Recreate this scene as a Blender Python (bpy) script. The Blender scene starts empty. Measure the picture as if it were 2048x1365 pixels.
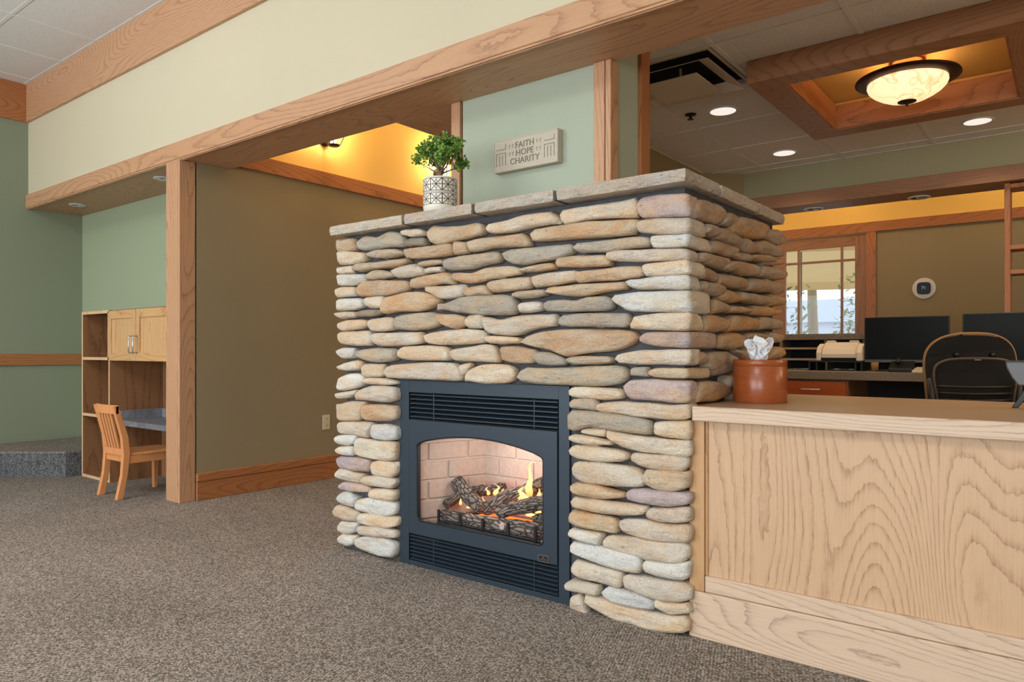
import bpy, bmesh, math, random
from mathutils import Vector, Matrix, noise

# ---------------------------------------------------------------- camera, world, light, exposure
SC = bpy.context.scene
COL = SC.collection
PI = math.pi

cam_d = bpy.data.cameras.new('camera'); cam = bpy.data.objects.new('camera', cam_d); COL.objects.link(cam)
cam.location = (0, 0, 1.0); cam.rotation_euler = (PI/2, 0, math.radians(37.8))
cam_d.sensor_width = 36; cam_d.lens = 1438/2048*36; cam_d.shift_y = 0.0095; cam_d.clip_start = 0.02
SC.camera = cam

SC.view_settings.view_transform = 'Standard'; SC.view_settings.look = 'None'
SC.view_settings.gamma = 1; SC.view_settings.use_curve_mapping = False
SC.view_settings.exposure = -0.05

W = bpy.data.worlds.new('daylight'); SC.world = W; W.use_nodes = True
bg = W.node_tree.nodes['Background']; bg.inputs['Color'].default_value = (0.80, 0.90, 1.0, 1); bg.inputs['Strength'].default_value = 1.7

def area(name, loc, rot, sx, sy, power, col, spread=180):
    d = bpy.data.lights.new(name, 'AREA'); d.shape = 'RECTANGLE'; d.size = sx; d.size_y = sy
    d.energy = power; d.color = col; d.spread = math.radians(spread)
    o = bpy.data.objects.new(name, d); o.location = loc; o.rotation_euler = rot; COL.objects.link(o); return o
def point(name, loc, power, col, r=0.05):
    d = bpy.data.lights.new(name, 'POINT'); d.energy = power; d.color = col; d.shadow_soft_size = r
    o = bpy.data.objects.new(name, d); o.location = loc; COL.objects.link(o); return o
def spot(name, loc, power, col, deg=100, r=0.04):
    d = bpy.data.lights.new(name, 'SPOT'); d.energy = power; d.color = col; d.shadow_soft_size = r
    d.spot_size = math.radians(deg); d.spot_blend = 0.8
    o = bpy.data.objects.new(name, d); o.location = loc; COL.objects.link(o); return o

# daylight entering by the three tall windows in the wall behind the camera
DAY = (0.93, 0.97, 1.0)
for wx in (-5.4, -1.9, 1.6):
    area('window_daylight', (wx, -4.75, 1.45), (PI/2, 0, 0), 2.6, 2.3, 95, DAY)
    area('upward_fill', (wx, -4.70, 0.9), (math.radians(128), 0, 0), 2.6, 1.2, 34, (1.0, 0.98, 0.95))  # added upward fill for the ceiling, standing in for ground bounce
# unseen upward fill added to brighten the main ceiling, left of the frame
area('ceiling_fill', (-4.6, -0.4, 2.45), (PI, 0, 0), 1.6, .5, 72, (0.95, 0.97, 1.0))
# unseen overhead fill added to brighten the carpet, above and behind the camera
for tx in (-4.2, -0.6):
    area('overhead_fill', (tx, -0.9, 3.30), (0, 0, 0), 1.2, 1.2, 42, (1.0, 0.97, 0.92))

# ---------------------------------------------------------------- materials
def lin(c):
    return tuple((v/255/12.92 if v/255 <= 0.04045 else ((v/255+0.055)/1.055)**2.4) for v in c)
def new_mat(name, rgb=(200, 200, 200), rough=0.6, metal=0.0, spec=0.5):
    m = bpy.data.materials.new(name); m.use_nodes = True; b = m.node_tree.nodes['Principled BSDF']
    b.inputs['Base Color'].default_value = (*lin(rgb), 1); b.inputs['Roughness'].default_value = rough
    b.inputs['Metallic'].default_value = metal; b.inputs['Specular IOR Level'].default_value = spec
    return m
class NT:
    def __init__(s, m): s.t = m.node_tree; s.b = s.t.nodes['Principled BSDF']
    def n(s, typ, **kw):
        nd = s.t.nodes.new(typ)
        for k, v in kw.items():
            if k.startswith('i_'):
                nd.inputs[k[2:].replace('_', ' ')].default_value = v
            else: setattr(nd, k, v)
        return nd
    def l(s, a, b): s.t.links.new(a, b)
    def math(s, op, a, b=None, c=None):
        nd = s.t.nodes.new('ShaderNodeMath'); nd.operation = op
        for i, v in enumerate((a, b, c)):
            if v is None: continue
            if isinstance(v, (int, float)): nd.inputs[i].default_value = v
            else: s.l(v, nd.inputs[i])
        return nd.outputs[0]
    def ramp(s, fac, stops, interp='LINEAR'):
        nd = s.t.nodes.new('ShaderNodeValToRGB'); cr = nd.color_ramp; cr.interpolation = interp
        while len(cr.elements) < len(stops): cr.elements.new(0.5)
        for e, (p, c) in zip(cr.elements, stops):
            e.position = p; e.color = (*c, 1) if len(c) == 3 else c
        s.l(fac, nd.inputs[0]); return nd.outputs[0]
    def mix(s, fac, a, b, mode='MIX'):
        nd = s.t.nodes.new('ShaderNodeMix'); nd.data_type = 'RGBA'; nd.blend_type = mode
        for inp, v in ((nd.inputs[0], fac), (nd.inputs[6], a), (nd.inputs[7], b)):
            if isinstance(v, (int, float)): inp.default_value = v
            elif isinstance(v, tuple): inp.default_value = (*v, 1) if len(v) == 3 else v
            else: s.l(v, inp)
        return nd.outputs[2]
    def coord(s, scale=(1, 1, 1), per_object=False):
        tc = s.n('ShaderNodeTexCoord'); mp = s.n('ShaderNodeMapping'); mp.inputs['Scale'].default_value = scale
        src = tc.outputs['Object']
        if per_object:
            oi = s.n('ShaderNodeObjectInfo'); ad = s.n('ShaderNodeVectorMath', operation='ADD')
            cx = s.n('ShaderNodeCombineXYZ')
            m1 = s.math('MULTIPLY', oi.outputs['Random'], 37.0)
            for i in range(3): s.l(m1, cx.inputs[i])
            s.l(src, ad.inputs[0]); s.l(cx.outputs[0], ad.inputs[1]); src = ad.outputs[0]
        s.l(src, mp.inputs[0]); return mp.outputs[0]
    def noise(s, vec, scale, detail=2, rough=0.5, dist=0.0):
        nd = s.n('ShaderNodeTexNoise'); nd.inputs['Scale'].default_value = scale; nd.inputs['Detail'].default_value = detail
        nd.inputs['Roughness'].default_value = rough; nd.inputs['Distortion'].default_value = dist
        s.l(vec, nd.inputs['Vector']); return nd.outputs['Fac']
    def bump(s, h, strength=0.3, dist=0.01):
        nd = s.n('ShaderNodeBump'); nd.inputs['Strength'].default_value = strength; nd.inputs['Distance'].default_value = dist
        s.l(h, nd.inputs['Height']); s.l(nd.outputs[0], s.b.inputs['Normal'])
    def color(s, c): s.l(c, s.b.inputs['Base Color'])

def paint(name, rgb, rough=0.8):
    m = new_mat(name, rgb, rough, spec=0.25); t = NT(m); v = t.coord()
    t.bump(t.noise(v, 260, 3, 0.6), 0.12, 0.002)
    c = lin(rgb)
    t.color(t.mix(t.noise(v, 1.3, 2), tuple(x*0.96 for x in c), tuple(x*1.04 for x in c)))
    return m

def oak(name, light, dark, axis='x', freq=24, size=2.6, contrast=1.0, rough=0.42, stretch=0.16, poreamt=0.5):
    """oak boards: growth-ring contours stretched along the grain plus short pores"""
    m = new_mat(name, light, rough, spec=0.4); t = NT(m)
    k = {'x': (stretch, 1, 1), 'y': (1, stretch, 1), 'z': (1, 1, stretch)}[axis]
    v = t.coord(k, True)
    n = t.noise(v, size, 1.2, 0.45, 0.15)
    kj = {'x': (0.5, 1, 1), 'y': (1, 0.5, 1), 'z': (1, 1, 0.5)}[axis]
    wob = t.noise(t.coord(kj, True), 55, 2, 0.6)
    g = t.math('ADD', t.math('MULTIPLY', n, freq*1.7), t.math('MULTIPLY', wob, 0.5))
    f = t.math('FRACT', g)
    a, b = lin(light), lin(dark)
    ring = t.ramp(f, [(0.0, (0.15,)*3), (0.04, (1,)*3), (0.14, (0.55,)*3), (0.32, (0.12,)*3), (0.6, (0.0,)*3), (1.0, (0.06,)*3)])
    k2 = {'x': (0.04, 1, 1), 'y': (1, 0.04, 1), 'z': (1, 1, 0.04)}[axis]
    pv = t.coord(k2, True)
    pore = t.ramp(t.noise(pv, 230, 2, 0.7), [(0.40, (0,)*3), (0.66, (1,)*3)])
    broad = t.noise(v, size*0.8, 2)
    amt = t.math('MULTIPLY', ring, t.math('ADD', t.math('MULTIPLY', pore, poreamt), 1-poreamt))
    amt = t.math('MINIMUM', t.math('MULTIPLY', t.math('ADD', amt, t.math('MULTIPLY', pore, 0.16)), contrast*0.85), 1.0)
    base = t.mix(broad, tuple(x*0.95 for x in a), tuple(min(1, x*1.05) for x in a))
    t.color(t.mix(amt, base, b))
    t.bump(t.math('SUBTRACT', 1.0, amt), 0.18, 0.002)
    return m

M = {}
LT, DK = (198, 154, 118), (148, 104, 76)
for ax in 'xyz':
    M['oak_'+ax] = oak('oak_'+ax, LT, DK, ax)
    M['oakmid_'+ax] = oak('oak_mid_'+ax, (160, 114, 80), (112, 74, 50), ax)  # darker copy of the oak, shade of soffit and coffer trims in its colour
    M['oakdeep_'+ax] = oak('oak_deep_'+ax, (176, 116, 72), (124, 74, 42), ax)
M['oakdesk_x'] = oak('oak_desk_rail', (212, 187, 162), (160, 134, 116), 'x', freq=24, size=3.2)
M['oakdesk_z'] = oak('oak_desk_panel', (204, 170, 136), (152, 114, 84), 'z', freq=40, size=2.2, stretch=0.2, contrast=1.0)
M['oakdesk_zs'] = oak('oak_desk_stile', (200, 158, 114), (148, 106, 72), 'z', freq=9, size=3)
M['oak_cab'] = oak('oak_cabinet', (206, 166, 118), (164, 120, 76), 'z', freq=9, size=5, stretch=0.12)
M['oak_cabx'] = oak('oak_cabinet_rail', (206, 164, 114), (160, 112, 68), 'x', freq=8, size=5)
M['oak_carc'] = oak('oak_carcass', (150, 108, 74), (104, 70, 46), 'z', freq=12, size=3, stretch=0.1)
M['oak_edge'] = oak('oak_edge_band', (222, 184, 142), (190, 150, 110), 'z', freq=3, size=2)
M['maple'] = oak('chair_maple', (218, 150, 96), (198, 128, 76), 'z', freq=3, size=4, contrast=0.6)
M['cherry'] = oak('cherry_drawer', (170, 84, 36), (134, 62, 26), 'x', freq=4, size=3, contrast=0.5)
M['paint_cream'] = paint('cream_paint', (206, 197, 171))
M['paint_sage'] = paint('sage_green_paint', (158, 170, 142))
M['paint_left'] = paint('muted_green_paint', (138, 146, 124))
M['paint_column'] = paint('pale_sage_paint', (172, 182, 164))
M['paint_olive'] = paint('olive_paint', (150, 136, 106))
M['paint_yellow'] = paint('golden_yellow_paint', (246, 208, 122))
M['paint_soffit'] = paint('olive_green_paint', (160, 156, 126))
M['white'] = paint('white_paint', (225, 224, 220))
M['coffer'] = paint('coffer_plaster', (216, 172, 100))

# carpet
def carpet(name, tones, sc=170, patch=True):
    m = new_mat(name, tones[1], 0.95, spec=0.1); t = NT(m)
    v = t.coord()
    vo = t.n('ShaderNodeTexVoronoi'); vo.inputs['Scale'].default_value = sc; vo.inputs['Randomness'].default_value = 0.65
    t.l(v, vo.inputs['Vector'])
    sep = t.n('ShaderNodeSeparateColor'); t.l(vo.outputs['Color'], sep.inputs[0])
    c = t.ramp(sep.outputs[0], [(0.0, lin(tones[0])), (0.45, lin(tones[1])), (1.0, lin(tones[2]))])
    # woven ribs, running one way in some patches and the other way in others
    sx = t.n('ShaderNodeSeparateXYZ'); t.l(v, sx.inputs[0])
    r1 = t.math('SINE', t.math('MULTIPLY', t.math('ADD', sx.outputs[0], t.math('MULTIPLY', sx.outputs[1], 0.35)), 560))
    r2 = t.math('SINE', t.math('MULTIPLY', t.math('SUBTRACT', sx.outputs[1], t.math('MULTIPLY', sx.outputs[0], 0.5)), 480))
    pt = t.ramp(t.noise(v, 1.5, 3, 0.6), [(0.42, (0,)*3), (0.58, (1,)*3)])
    rib = t.math('ADD', t.math('MULTIPLY', r1, pt), t.math('MULTIPLY', r2, t.math('SUBTRACT', 1.0, pt)))
    ribf = t.ramp(rib, [(0.1, (0.80,)*3), (0.8, (1.12,)*3)])
    c = t.mix(1.0, c, ribf, 'MULTIPLY')
    wear = t.ramp(t.noise(v, 0.9, 4, 0.6, 0.4), [(0.3, (0.88,)*3), (0.7, (1.1,)*3)])
    c = t.mix(1.0, c, wear, 'MULTIPLY')
    t.color(c)
    h = t.math('ADD', t.math('MULTIPLY', t.math('SUBTRACT', 1.0, vo.outputs['Distance']), 1.0), t.math('MULTIPLY', rib, 0.25))
    t.bump(h, 0.7, 0.004)
    return m
M['carpet'] = carpet('brown_grey_carpet', [(96, 88, 82), (139, 129, 120), (190, 180, 169)])
M['carpet_rib'] = carpet('ribbed_step_carpet', [(76, 78, 80), (104, 106, 108), (134, 136, 138)], sc=130)

# stone
STAIN = {'C': ((212, 201, 184), (208, 182, 152), (186, 180, 170)), 'T': ((200, 180, 154), (194, 158, 122), (172, 158, 138)),
         'G': ((176, 169, 156), (188, 168, 142), (146, 140, 130)), 'W': ((212, 212, 208), (212, 198, 176), (184, 186, 186)),
         'P': ((186, 172, 172), (196, 170, 150), (146, 130, 140)), 'D': ((146, 136, 122), (170, 146, 118), (104, 98, 92)),
         'B': ((172, 156, 138), (176, 144, 114), (142, 130, 118)), 'O': ((182, 158, 130), (190, 146, 102), (152, 134, 114)),
         'M': ((200, 192, 180), (202, 184, 164), (176, 168, 158))}
def stone_mat(name, cols, rugged=1.0):
    m = new_mat(name, cols[0], 0.85, spec=0.25); t = NT(m); v = t.coord(per_object=True)
    v1 = t.coord((0.6, 0.6, 1.3), True)
    a, b, c = [lin(x) for x in cols]
    n1 = t.ramp(t.noise(v1, 9, 3, 0.55, 0.5), [(0.42, (0,)*3), (0.62, (1,)*3)])
    n2 = t.ramp(t.noise(v1, 17, 3, 0.6, 0.3), [(0.50, (0,)*3), (0.72, (1,)*3)])
    col = t.mix(n1, a, b); col = t.mix(t.math('MULTIPLY', n2, 0.6), col, c)
    oi = t.n('ShaderNodeObjectInfo')
    var = t.ramp(oi.outputs['Random'], [(0, (0.90, 0.90, 0.92)), (0.5, (1, 1, 1)), (1, (1.08, 1.05, 1.0))])
    col = t.mix(1.0, col, var, 'MULTIPLY')
    sp = t.ramp(t.noise(v, 130, 3, 0.7), [(0.3, (0.84,)*3), (0.6, (1.05,)*3)])
    col = t.mix(1.0, col, sp, 'MULTIPLY')
    t.color(col)
    vs2 = t.coord((0.55, 0.55, 1.5), True)
    h = t.math('ADD', t.math('MULTIPLY', t.noise(vs2, 26, 5, 0.62, 0.4), 1.1), t.math('MULTIPLY', t.noise(v, 150, 3, 0.6), 0.25))
    pit = t.ramp(t.noise(vs2, 60, 2, 0.6), [(0.22, (0.3,)*3), (0.33, (1,)*3)])
    col = t.mix(t.math('SUBTRACT', 1.0, pit), col, tuple(x*0.55 for x in c)); t.color(col)
    h = t.math('ADD', h, t.math('MULTIPLY', pit, 0.35))
    t.bump(h, 0.8*rugged, 0.016)
    return m
for k, c in STAIN.items(): M['stone_'+k] = stone_mat('stone_'+k, c, 1.6 if k == 'M' else 1.0)
m = new_mat('dark_mortar', (84, 86, 92), 0.95, spec=0.1); t = NT(m); v = t.coord()
t.color(t.mix(t.noise(v, 14, 3), lin((70, 72, 78)), lin((100, 101, 106)))); t.bump(t.noise(v, 60, 5, 0.7), 0.8, 0.01); M['mortar'] = m

# metal, plastics and the rest
m = new_mat('powder_coated_steel', (48, 61, 73), 0.40, 0.25); t = NT(m); t.bump(t.noise(t.coord(), 500, 2), 0.1, 0.001); M['steel'] = m
M['steel_dark'] = new_mat('dark_steel', (20, 24, 28), 0.5, 0.2)
M['soot'] = new_mat('soot_black', (14, 14, 15), 0.9)
M['chrome'] = new_mat('brushed_nickel', (200, 200, 205), 0.25, 1.0)
M['black'] = new_mat('black_plastic', (18, 18, 19), 0.45)
M['blackgloss'] = new_mat('screen_glass', (7, 12, 12), 0.45, spec=0.2)
M['ivory'] = new_mat('ivory_plastic', (214, 204, 176), 0.4)
M['grey_plastic'] = new_mat('grey_plastic', (92, 94, 98), 0.4)
M['scanner'] = new_mat('warm_white_plastic', (226, 212, 194), 0.45)
M['dark_hole'] = new_mat('dark_cavity', (10, 10, 10), 0.9)
M['bronze'] = new_mat('oiled_bronze', (62, 38, 24), 0.4, 0.6)
M['copper'] = new_mat('polished_copper', (196, 110, 66), 0.25, 0.9)
M['tbar'] = new_mat('white_grid_metal', (222, 222, 220), 0.5)
M['diffuser'] = new_mat('cream_metal', (206, 196, 180), 0.5)
m = new_mat('mineral_fibre_tile', (222, 222, 222), 0.95, spec=0.1); t = NT(m); v = t.coord()
sp = t.noise(v, 180, 4, 0.75)
t.color(t.mix(t.ramp(sp, [(0.36, (0,)*3), (0.5, (1,)*3)]), lin((196, 196, 198)), lin((228, 228, 228)))); t.bump(sp, 0.45, 0.003); M['tile'] = m
m = new_mat('firebrick', (196, 176, 164), 0.95, spec=0.1); t = NT(m); v = t.coord(per_object=True)
n = t.noise(v, 45, 5, 0.7); t.color(t.mix(n, lin((166, 148, 138)), lin((220, 202, 190)))); t.bump(n, 0.6, 0.006); M['brick'] = m
M['brickmortar'] = new_mat('pale_mortar', (206, 192, 180), 0.95)
m = new_mat('charred_log', (96, 86, 80), 0.95, spec=0.1); t = NT(m); v = t.coord((0.34, 1, 1), True)
vo = t.n('ShaderNodeTexVoronoi', feature='DISTANCE_TO_EDGE'); vo.inputs['Scale'].default_value = 62
wv = t.n('ShaderNodeVectorMath', operation='ADD'); nz = t.n('ShaderNodeTexNoise'); nz.inputs['Scale'].default_value = 8
sc = t.n('ShaderNodeVectorMath', operation='SCALE'); sc.inputs['Scale'].default_value = 0.12
t.l(v, nz.inputs['Vector']); t.l(nz.outputs['Color'], sc.inputs[0]); t.l(v, wv.inputs[0]); t.l(sc.outputs[0], wv.inputs[1]); t.l(wv.outputs[0], vo.inputs['Vector'])
ck = t.ramp(vo.outputs['Distance'], [(0.0, (0.1,)*3), (0.14, (1,)*3)])
n = t.noise(v, 22, 4, 0.6)
t.color(t.mix(ck, lin((44, 40, 40)), t.mix(n, lin((92, 86, 86)), lin((166, 152, 142))))); t.bump(t.math('ADD', ck, t.math('MULTIPLY', n, 0.6)), 0.9, 0.012); M['log'] = m
m = new_mat('laminate_top', (184, 158, 128), 0.38, spec=0.4); t = NT(m); v = t.coord()
n = t.noise(v, 110, 4, 0.75); t.color(t.mix(n, lin((150, 122, 94)), lin((190, 162, 132)))); M['laminate'] = m
m = new_mat('grey_laminate', (120, 110, 98), 0.5); t = NT(m); v = t.coord()
n = t.noise(v, 120, 4, 0.8); t.color(t.mix(t.ramp(n, [(0.35, (0,)*3), (0.65, (1,)*3)]), lin((92, 80, 66)), lin((146, 130, 108)))); M['greylam'] = m
m = new_mat('slate_blue_laminate', (96, 104, 118), 0.4); t = NT(m); v = t.coord()
n = t.noise(v, 16, 5, 0.7, 0.6); t.color(t.mix(t.ramp(n, [(0.3, (0,)*3), (0.7, (1,)*3)]), lin((96, 100, 112)), lin((154, 154, 158)))); M['slate'] = m
m = new_mat('turned_redwood', (150, 74, 34), 0.28, spec=0.6); t = NT(m); v = t.coord((1, 1, 9))
n = t.noise(v, 14, 4, 0.65); t.color(t.mix(n, lin((130, 58, 24)), lin((176, 96, 50)))); M['redwood'] = m
m = new_mat('tissue_paper', (244, 244, 246), 0.9); m.node_tree.nodes['Principled BSDF'].inputs['Subsurface Weight'].default_value = 0.15; M['tissue'] = m
m = new_mat('cast_plaster', (200, 190, 172), 0.9, spec=0.15); t = NT(m); n = t.noise(t.coord(), 120, 4, 0.7)
t.color(t.mix(n, lin((176, 168, 152)), lin((212, 203, 186)))); t.bump(n, 0.35, 0.003); M['plaster'] = m
M['engrave'] = new_mat('shadowed_engraving', (128, 120, 106), 0.95)
m = new_mat('jade_leaf', (70, 120, 40), 0.35, spec=0.5); t = NT(m); oi = t.n('ShaderNodeObjectInfo'); n = t.noise(t.coord(), 30, 2)
t.color(t.mix(t.ramp(n, [(0.35, (0,)*3), (0.65, (1,)*3)]), lin((58, 104, 34)), lin((140, 176, 78)))); M['leaf'] = m
m = new_mat('jade_bark', (122, 100, 78), 0.9); t = NT(m); n = t.noise(t.coord((1, 1, 0.4)), 80, 4); t.color(t.mix(n, lin((92, 72, 54)), lin((150, 126, 102)))); t.bump(n, 0.6, 0.004); M['bark'] = m
M['soil'] = new_mat('potting_soil', (50, 38, 28), 1.0)
m = new_mat('chair_mesh_fabric', (20, 18, 16), 0.9); t = NT(m); t.bump(t.noise(t.coord(), 600, 2), 0.4, 0.001); M['meshfab'] = m
m = new_mat('tweed_edge_fabric', (150, 112, 70), 0.95); t = NT(m); n = t.noise(t.coord(), 350, 3, 0.8)
t.color(t.mix(n, lin((96, 68, 42)), lin((186, 144, 96)))); M['tweed'] = m
M['frame_olive'] = new_mat('dark_olive_plastic', (74, 64, 50), 0.45)

def emit(name, col, strength):
    m = bpy.data.materials.new(name); m.use_nodes = True; nt = m.node_tree; nt.nodes.clear()
    e = nt.nodes.new('ShaderNodeEmission'); e.inputs[0].default_value = (*col, 1); e.inputs[1].default_value = strength
    o = nt.nodes.new('ShaderNodeOutputMaterial'); nt.links.new(e.outputs[0], o.inputs[0]); return m
WARM = (1.0, 0.68, 0.36); WARM2 = (1.0, 0.74, 0.46)
M['bulb'] = emit('warm_bulb', (1.0, 0.78, 0.5), 9)
M['can_lamp'] = emit('downlight_lamp', (1.0, 0.90, 0.80), 1.0)
M['can_off'] = new_mat('lamp_reflector', (210, 210, 225), 0.12, 0.9)
M['ember'] = emit('glowing_ember', (1.0, 0.16, 0.03), 2.2)
M['digits'] = emit('blue_digits', (0.15, 0.5, 0.9), 0.9)
# alabaster bowl: glows, with veins
m = new_mat('alabaster_glass', (255, 236, 205), 0.25); t = NT(m); v = t.coord()
vn = t.ramp(t.noise(v, 7, 2, 0.5, 1.2), [(0.47, (1,)*3), (0.50, (0.0,)*3), (0.53, (1,)*3)])
ce = t.mix(vn, (0.75, 0.36, 0.13), (1.0, 0.66, 0.36)); t.l(ce, t.b.inputs['Emission Color']); t.b.inputs['Emission Strength'].default_value = 1.25
M['alabaster'] = m
# flame: hot core fading to clear at the tip
m = bpy.data.materials.new('gas_flame'); m.use_nodes = True; nt = m.node_tree; nt.nodes.clear()
tc = nt.nodes.new('ShaderNodeTexCoord'); sp = nt.nodes.new('ShaderNodeSeparateXYZ'); nt.links.new(tc.outputs['Generated'], sp.inputs[0])
rp = nt.nodes.new('ShaderNodeValToRGB'); cr = rp.color_ramp; cr.elements[0].color = (1, 0.16, 0.02, 1); cr.elements[1].color = (1, 0.5, 0.16, 1)
e2 = cr.elements.new(0.4); e2.color = (1, 0.62, 0.2, 1); nt.links.new(sp.outputs[2], rp.inputs[0])
em = nt.nodes.new('ShaderNodeEmission'); em.inputs[1].default_value = 2.6; nt.links.new(rp.outputs[0], em.inputs[0])
tr = nt.nodes.new('ShaderNodeBsdfTransparent'); lw = nt.nodes.new('ShaderNodeLayerWeight'); lw.inputs[0].default_value = 0.5
mx = nt.nodes.new('ShaderNodeMixShader'); ou = nt.nodes.new('ShaderNodeOutputMaterial')
rr = nt.nodes.new('ShaderNodeValToRGB'); rr.color_ramp.elements[0].position = 0.35; rr.color_ramp.elements[0].color = (0.12,)*3+(1,)
rr.color_ramp.elements[1].position = 0.95; rr.color_ramp.elements[1].color = (1, 1, 1, 1)
nt.links.new(lw.outputs['Facing'], rr.inputs[0]); nt.links.new(rr.outputs[0], mx.inputs[0])
nt.links.new(em.outputs[0], mx.inputs[1]); nt.links.new(tr.outputs[0], mx.inputs[2]); nt.links.new(mx.outputs[0], ou.inputs[0]); M['flame'] = m
# clear pane
def pane_mat(name, tint=(1, 1, 1), refl=1.0):
    m = bpy.data.materials.new(name); m.use_nodes = True; nt = m.node_tree; nt.nodes.clear()
    tr = nt.nodes.new('ShaderNodeBsdfTransparent'); tr.inputs[0].default_value = (*tint, 1)
    gl = nt.nodes.new('ShaderNodeBsdfGlossy'); gl.inputs['Roughness'].default_value = 0.02
    fr = nt.nodes.new('ShaderNodeFresnel'); fr.inputs[0].default_value = 1.45
    mu = nt.nodes.new('ShaderNodeMath'); mu.operation = 'MULTIPLY'; mu.inputs[1].default_value = refl
    mx = nt.nodes.new('ShaderNodeMixShader'); ou = nt.nodes.new('ShaderNodeOutputMaterial')
    ge = nt.nodes.new('ShaderNodeNewGeometry'); iv = nt.nodes.new('ShaderNodeMath'); iv.operation = 'SUBTRACT'; iv.inputs[0].default_value = refl
    nt.links.new(ge.outputs['Backfacing'], iv.inputs[1]); iv.use_clamp = True; nt.links.new(iv.outputs[0], mu.inputs[1])
    nt.links.new(fr.outputs[0], mu.inputs[0]); nt.links.new(mu.outputs[0], mx.inputs[0])
    nt.links.new(tr.outputs[0], mx.inputs[1]); nt.links.new(gl.outputs[0], mx.inputs[2]); nt.links.new(mx.outputs[0], ou.inputs[0]); return m
M['glass'] = pane_mat('clear_glass')
# patterned planter: flat print of crossed squares in two bands
m = new_mat('printed_ceramic', (232, 226, 214), 0.35); t = NT(m)
tc = t.n('ShaderNodeTexCoord'); sx = t.n('ShaderNodeSeparateXYZ'); t.l(tc.outputs['Object'], sx.inputs[0])
ang = t.math('ARCTAN2', sx.outputs[1], sx.outputs[0])
u = t.math('FRACT', t.math('ADD', t.math('MULTIPLY', ang, 9/(2*PI)), 20))
z = sx.outputs[2]
def line(val, w): return t.math('LESS_THAN', val, w)
def band(z0, z1):
    vv = t.math('DIVIDE', t.math('SUBTRACT', z, z0), z1-z0)
    inb = t.math('MULTIPLY', t.math('GREATER_THAN', vv, 0), t.math('LESS_THAN', vv, 1))
    du = t.math('ABSOLUTE', t.math('SUBTRACT', u, 0.5)); dv = t.math('ABSOLUTE', t.math('SUBTRACT', vv, 0.5))
    diag = line(t.math('ABSOLUTE', t.math('SUBTRACT', du, dv)), 0.045)
    side = t.math('GREATER_THAN', du, 0.46); mid = line(du, 0.022); hm = line(dv, 0.025)
    edge = t.math('GREATER_THAN', dv, 0.455)
    dia = line(t.math('ABSOLUTE', t.math('SUBTRACT', t.math('ADD', du, dv), 0.34)), 0.02)
    s = diag
    for q in (side, mid, hm, edge, dia): s = t.math('MAXIMUM', s, q)
    return t.math('MULTIPLY', s, inb)
st = t.math('MAXIMUM', band(0.092, 0.150), band(0.032, 0.082))
tick = t.math('MULTIPLY', t.math('MULTIPLY', t.math('GREATER_THAN', z, 0.084), t.math('LESS_THAN', z, 0.090)),
              t.math('GREATER_THAN', t.math('SINE', t.math('MULTIPLY', ang, 110)), 0.2))
st = t.math('MAXIMUM', st, tick)
t.color(t.mix(st, lin((230, 224, 212)), lin((46, 42, 40)))); M['pot'] = m

# ---------------------------------------------------------------- mesh helpers
class MB:
    def __init__(s): s.v = []; s.f = []
    def add(s, vs, fs):
        o = len(s.v); s.v += [tuple(x) for x in vs]; s.f += [tuple(i+o for i in f) for f in fs]; return s
    def box(s, x0, x1, y0, y1, z0, z1):
        if x0 > x1: x0, x1 = x1, x0
        if y0 > y1: y0, y1 = y1, y0
        if z0 > z1: z0, z1 = z1, z0
        return s.add([(x0,y0,z0),(x1,y0,z0),(x1,y1,z0),(x0,y1,z0),(x0,y0,z1),(x1,y0,z1),(x1,y1,z1),(x0,y1,z1)],
              [(0,3,2,1),(4,5,6,7),(0,1,5,4),(1,2,6,5),(2,3,7,6),(3,0,4,7)])
    def prism(s, pts, h0, h1, axis='z'):
        """pts: outline in the plane across the axis (x: yz, y: xz, z: xy)"""
        def c(p, h): return {'x': (h, p[0], p[1]), 'y': (p[0], h, p[1]), 'z': (p[0], p[1], h)}[axis]
        n = len(pts); vs = [c(p, h0) for p in pts] + [c(p, h1) for p in pts]
        return s.add(vs, [tuple(range(n))[::-1], tuple(range(n, 2*n))] + [(i, (i+1) % n, n+(i+1) % n, n+i) for i in range(n)])
    def tube(s, pts, r, n=8, closed=False, cap=True):
        pts = [Vector(p) for p in pts]; rs = r if isinstance(r, (list, tuple)) else [r]*len(pts)
        vs = []; prev = None
        for i, p in enumerate(pts):
            a = pts[i-1] if i > 0 else (pts[-1] if closed else p); b = pts[i+1] if i < len(pts)-1 else (pts[0] if closed else p)
            d = (b-a).normalized()
            if prev is None:
                up = Vector((0, 0, 1)) if abs(d.z) < 0.9 else Vector((1, 0, 0)); e = d.cross(up).normalized()
            else: e = (prev - d*prev.dot(d)).normalized()
            prev = e; f = d.cross(e)
            vs += [p + (e*math.cos(2*PI*k/n) + f*math.sin(2*PI*k/n))*rs[i] for k in range(n)]
        m = len(pts); fs = []
        for i in range(m if closed else m-1):
            j = (i+1) % m
            fs += [(i*n+k, i*n+(k+1) % n, j*n+(k+1) % n, j*n+k) for k in range(n)]
        if cap and not closed: fs += [tuple(range(n))[::-1], tuple(range((m-1)*n, m*n))]
        return s.add(vs, fs)
    def lathe(s, prof, cx, cy, n=32, z0=0.0):
        vs = []; fs = []
        for r, z in prof: vs += [(cx+r*math.cos(2*PI*k/n), cy+r*math.sin(2*PI*k/n), z0+z) for k in range(n)]
        for i in range(len(prof)-1): fs += [(i*n+k, i*n+(k+1) % n, (i+1)*n+(k+1) % n, (i+1)*n+k) for k in range(n)]
        return s.add(vs, fs)
def fix(me):
    bm = bmesh.new(); bm.from_mesh(me); bmesh.ops.recalc_face_normals(bm, faces=bm.faces); bm.to_mesh(me); bm.free()
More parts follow.
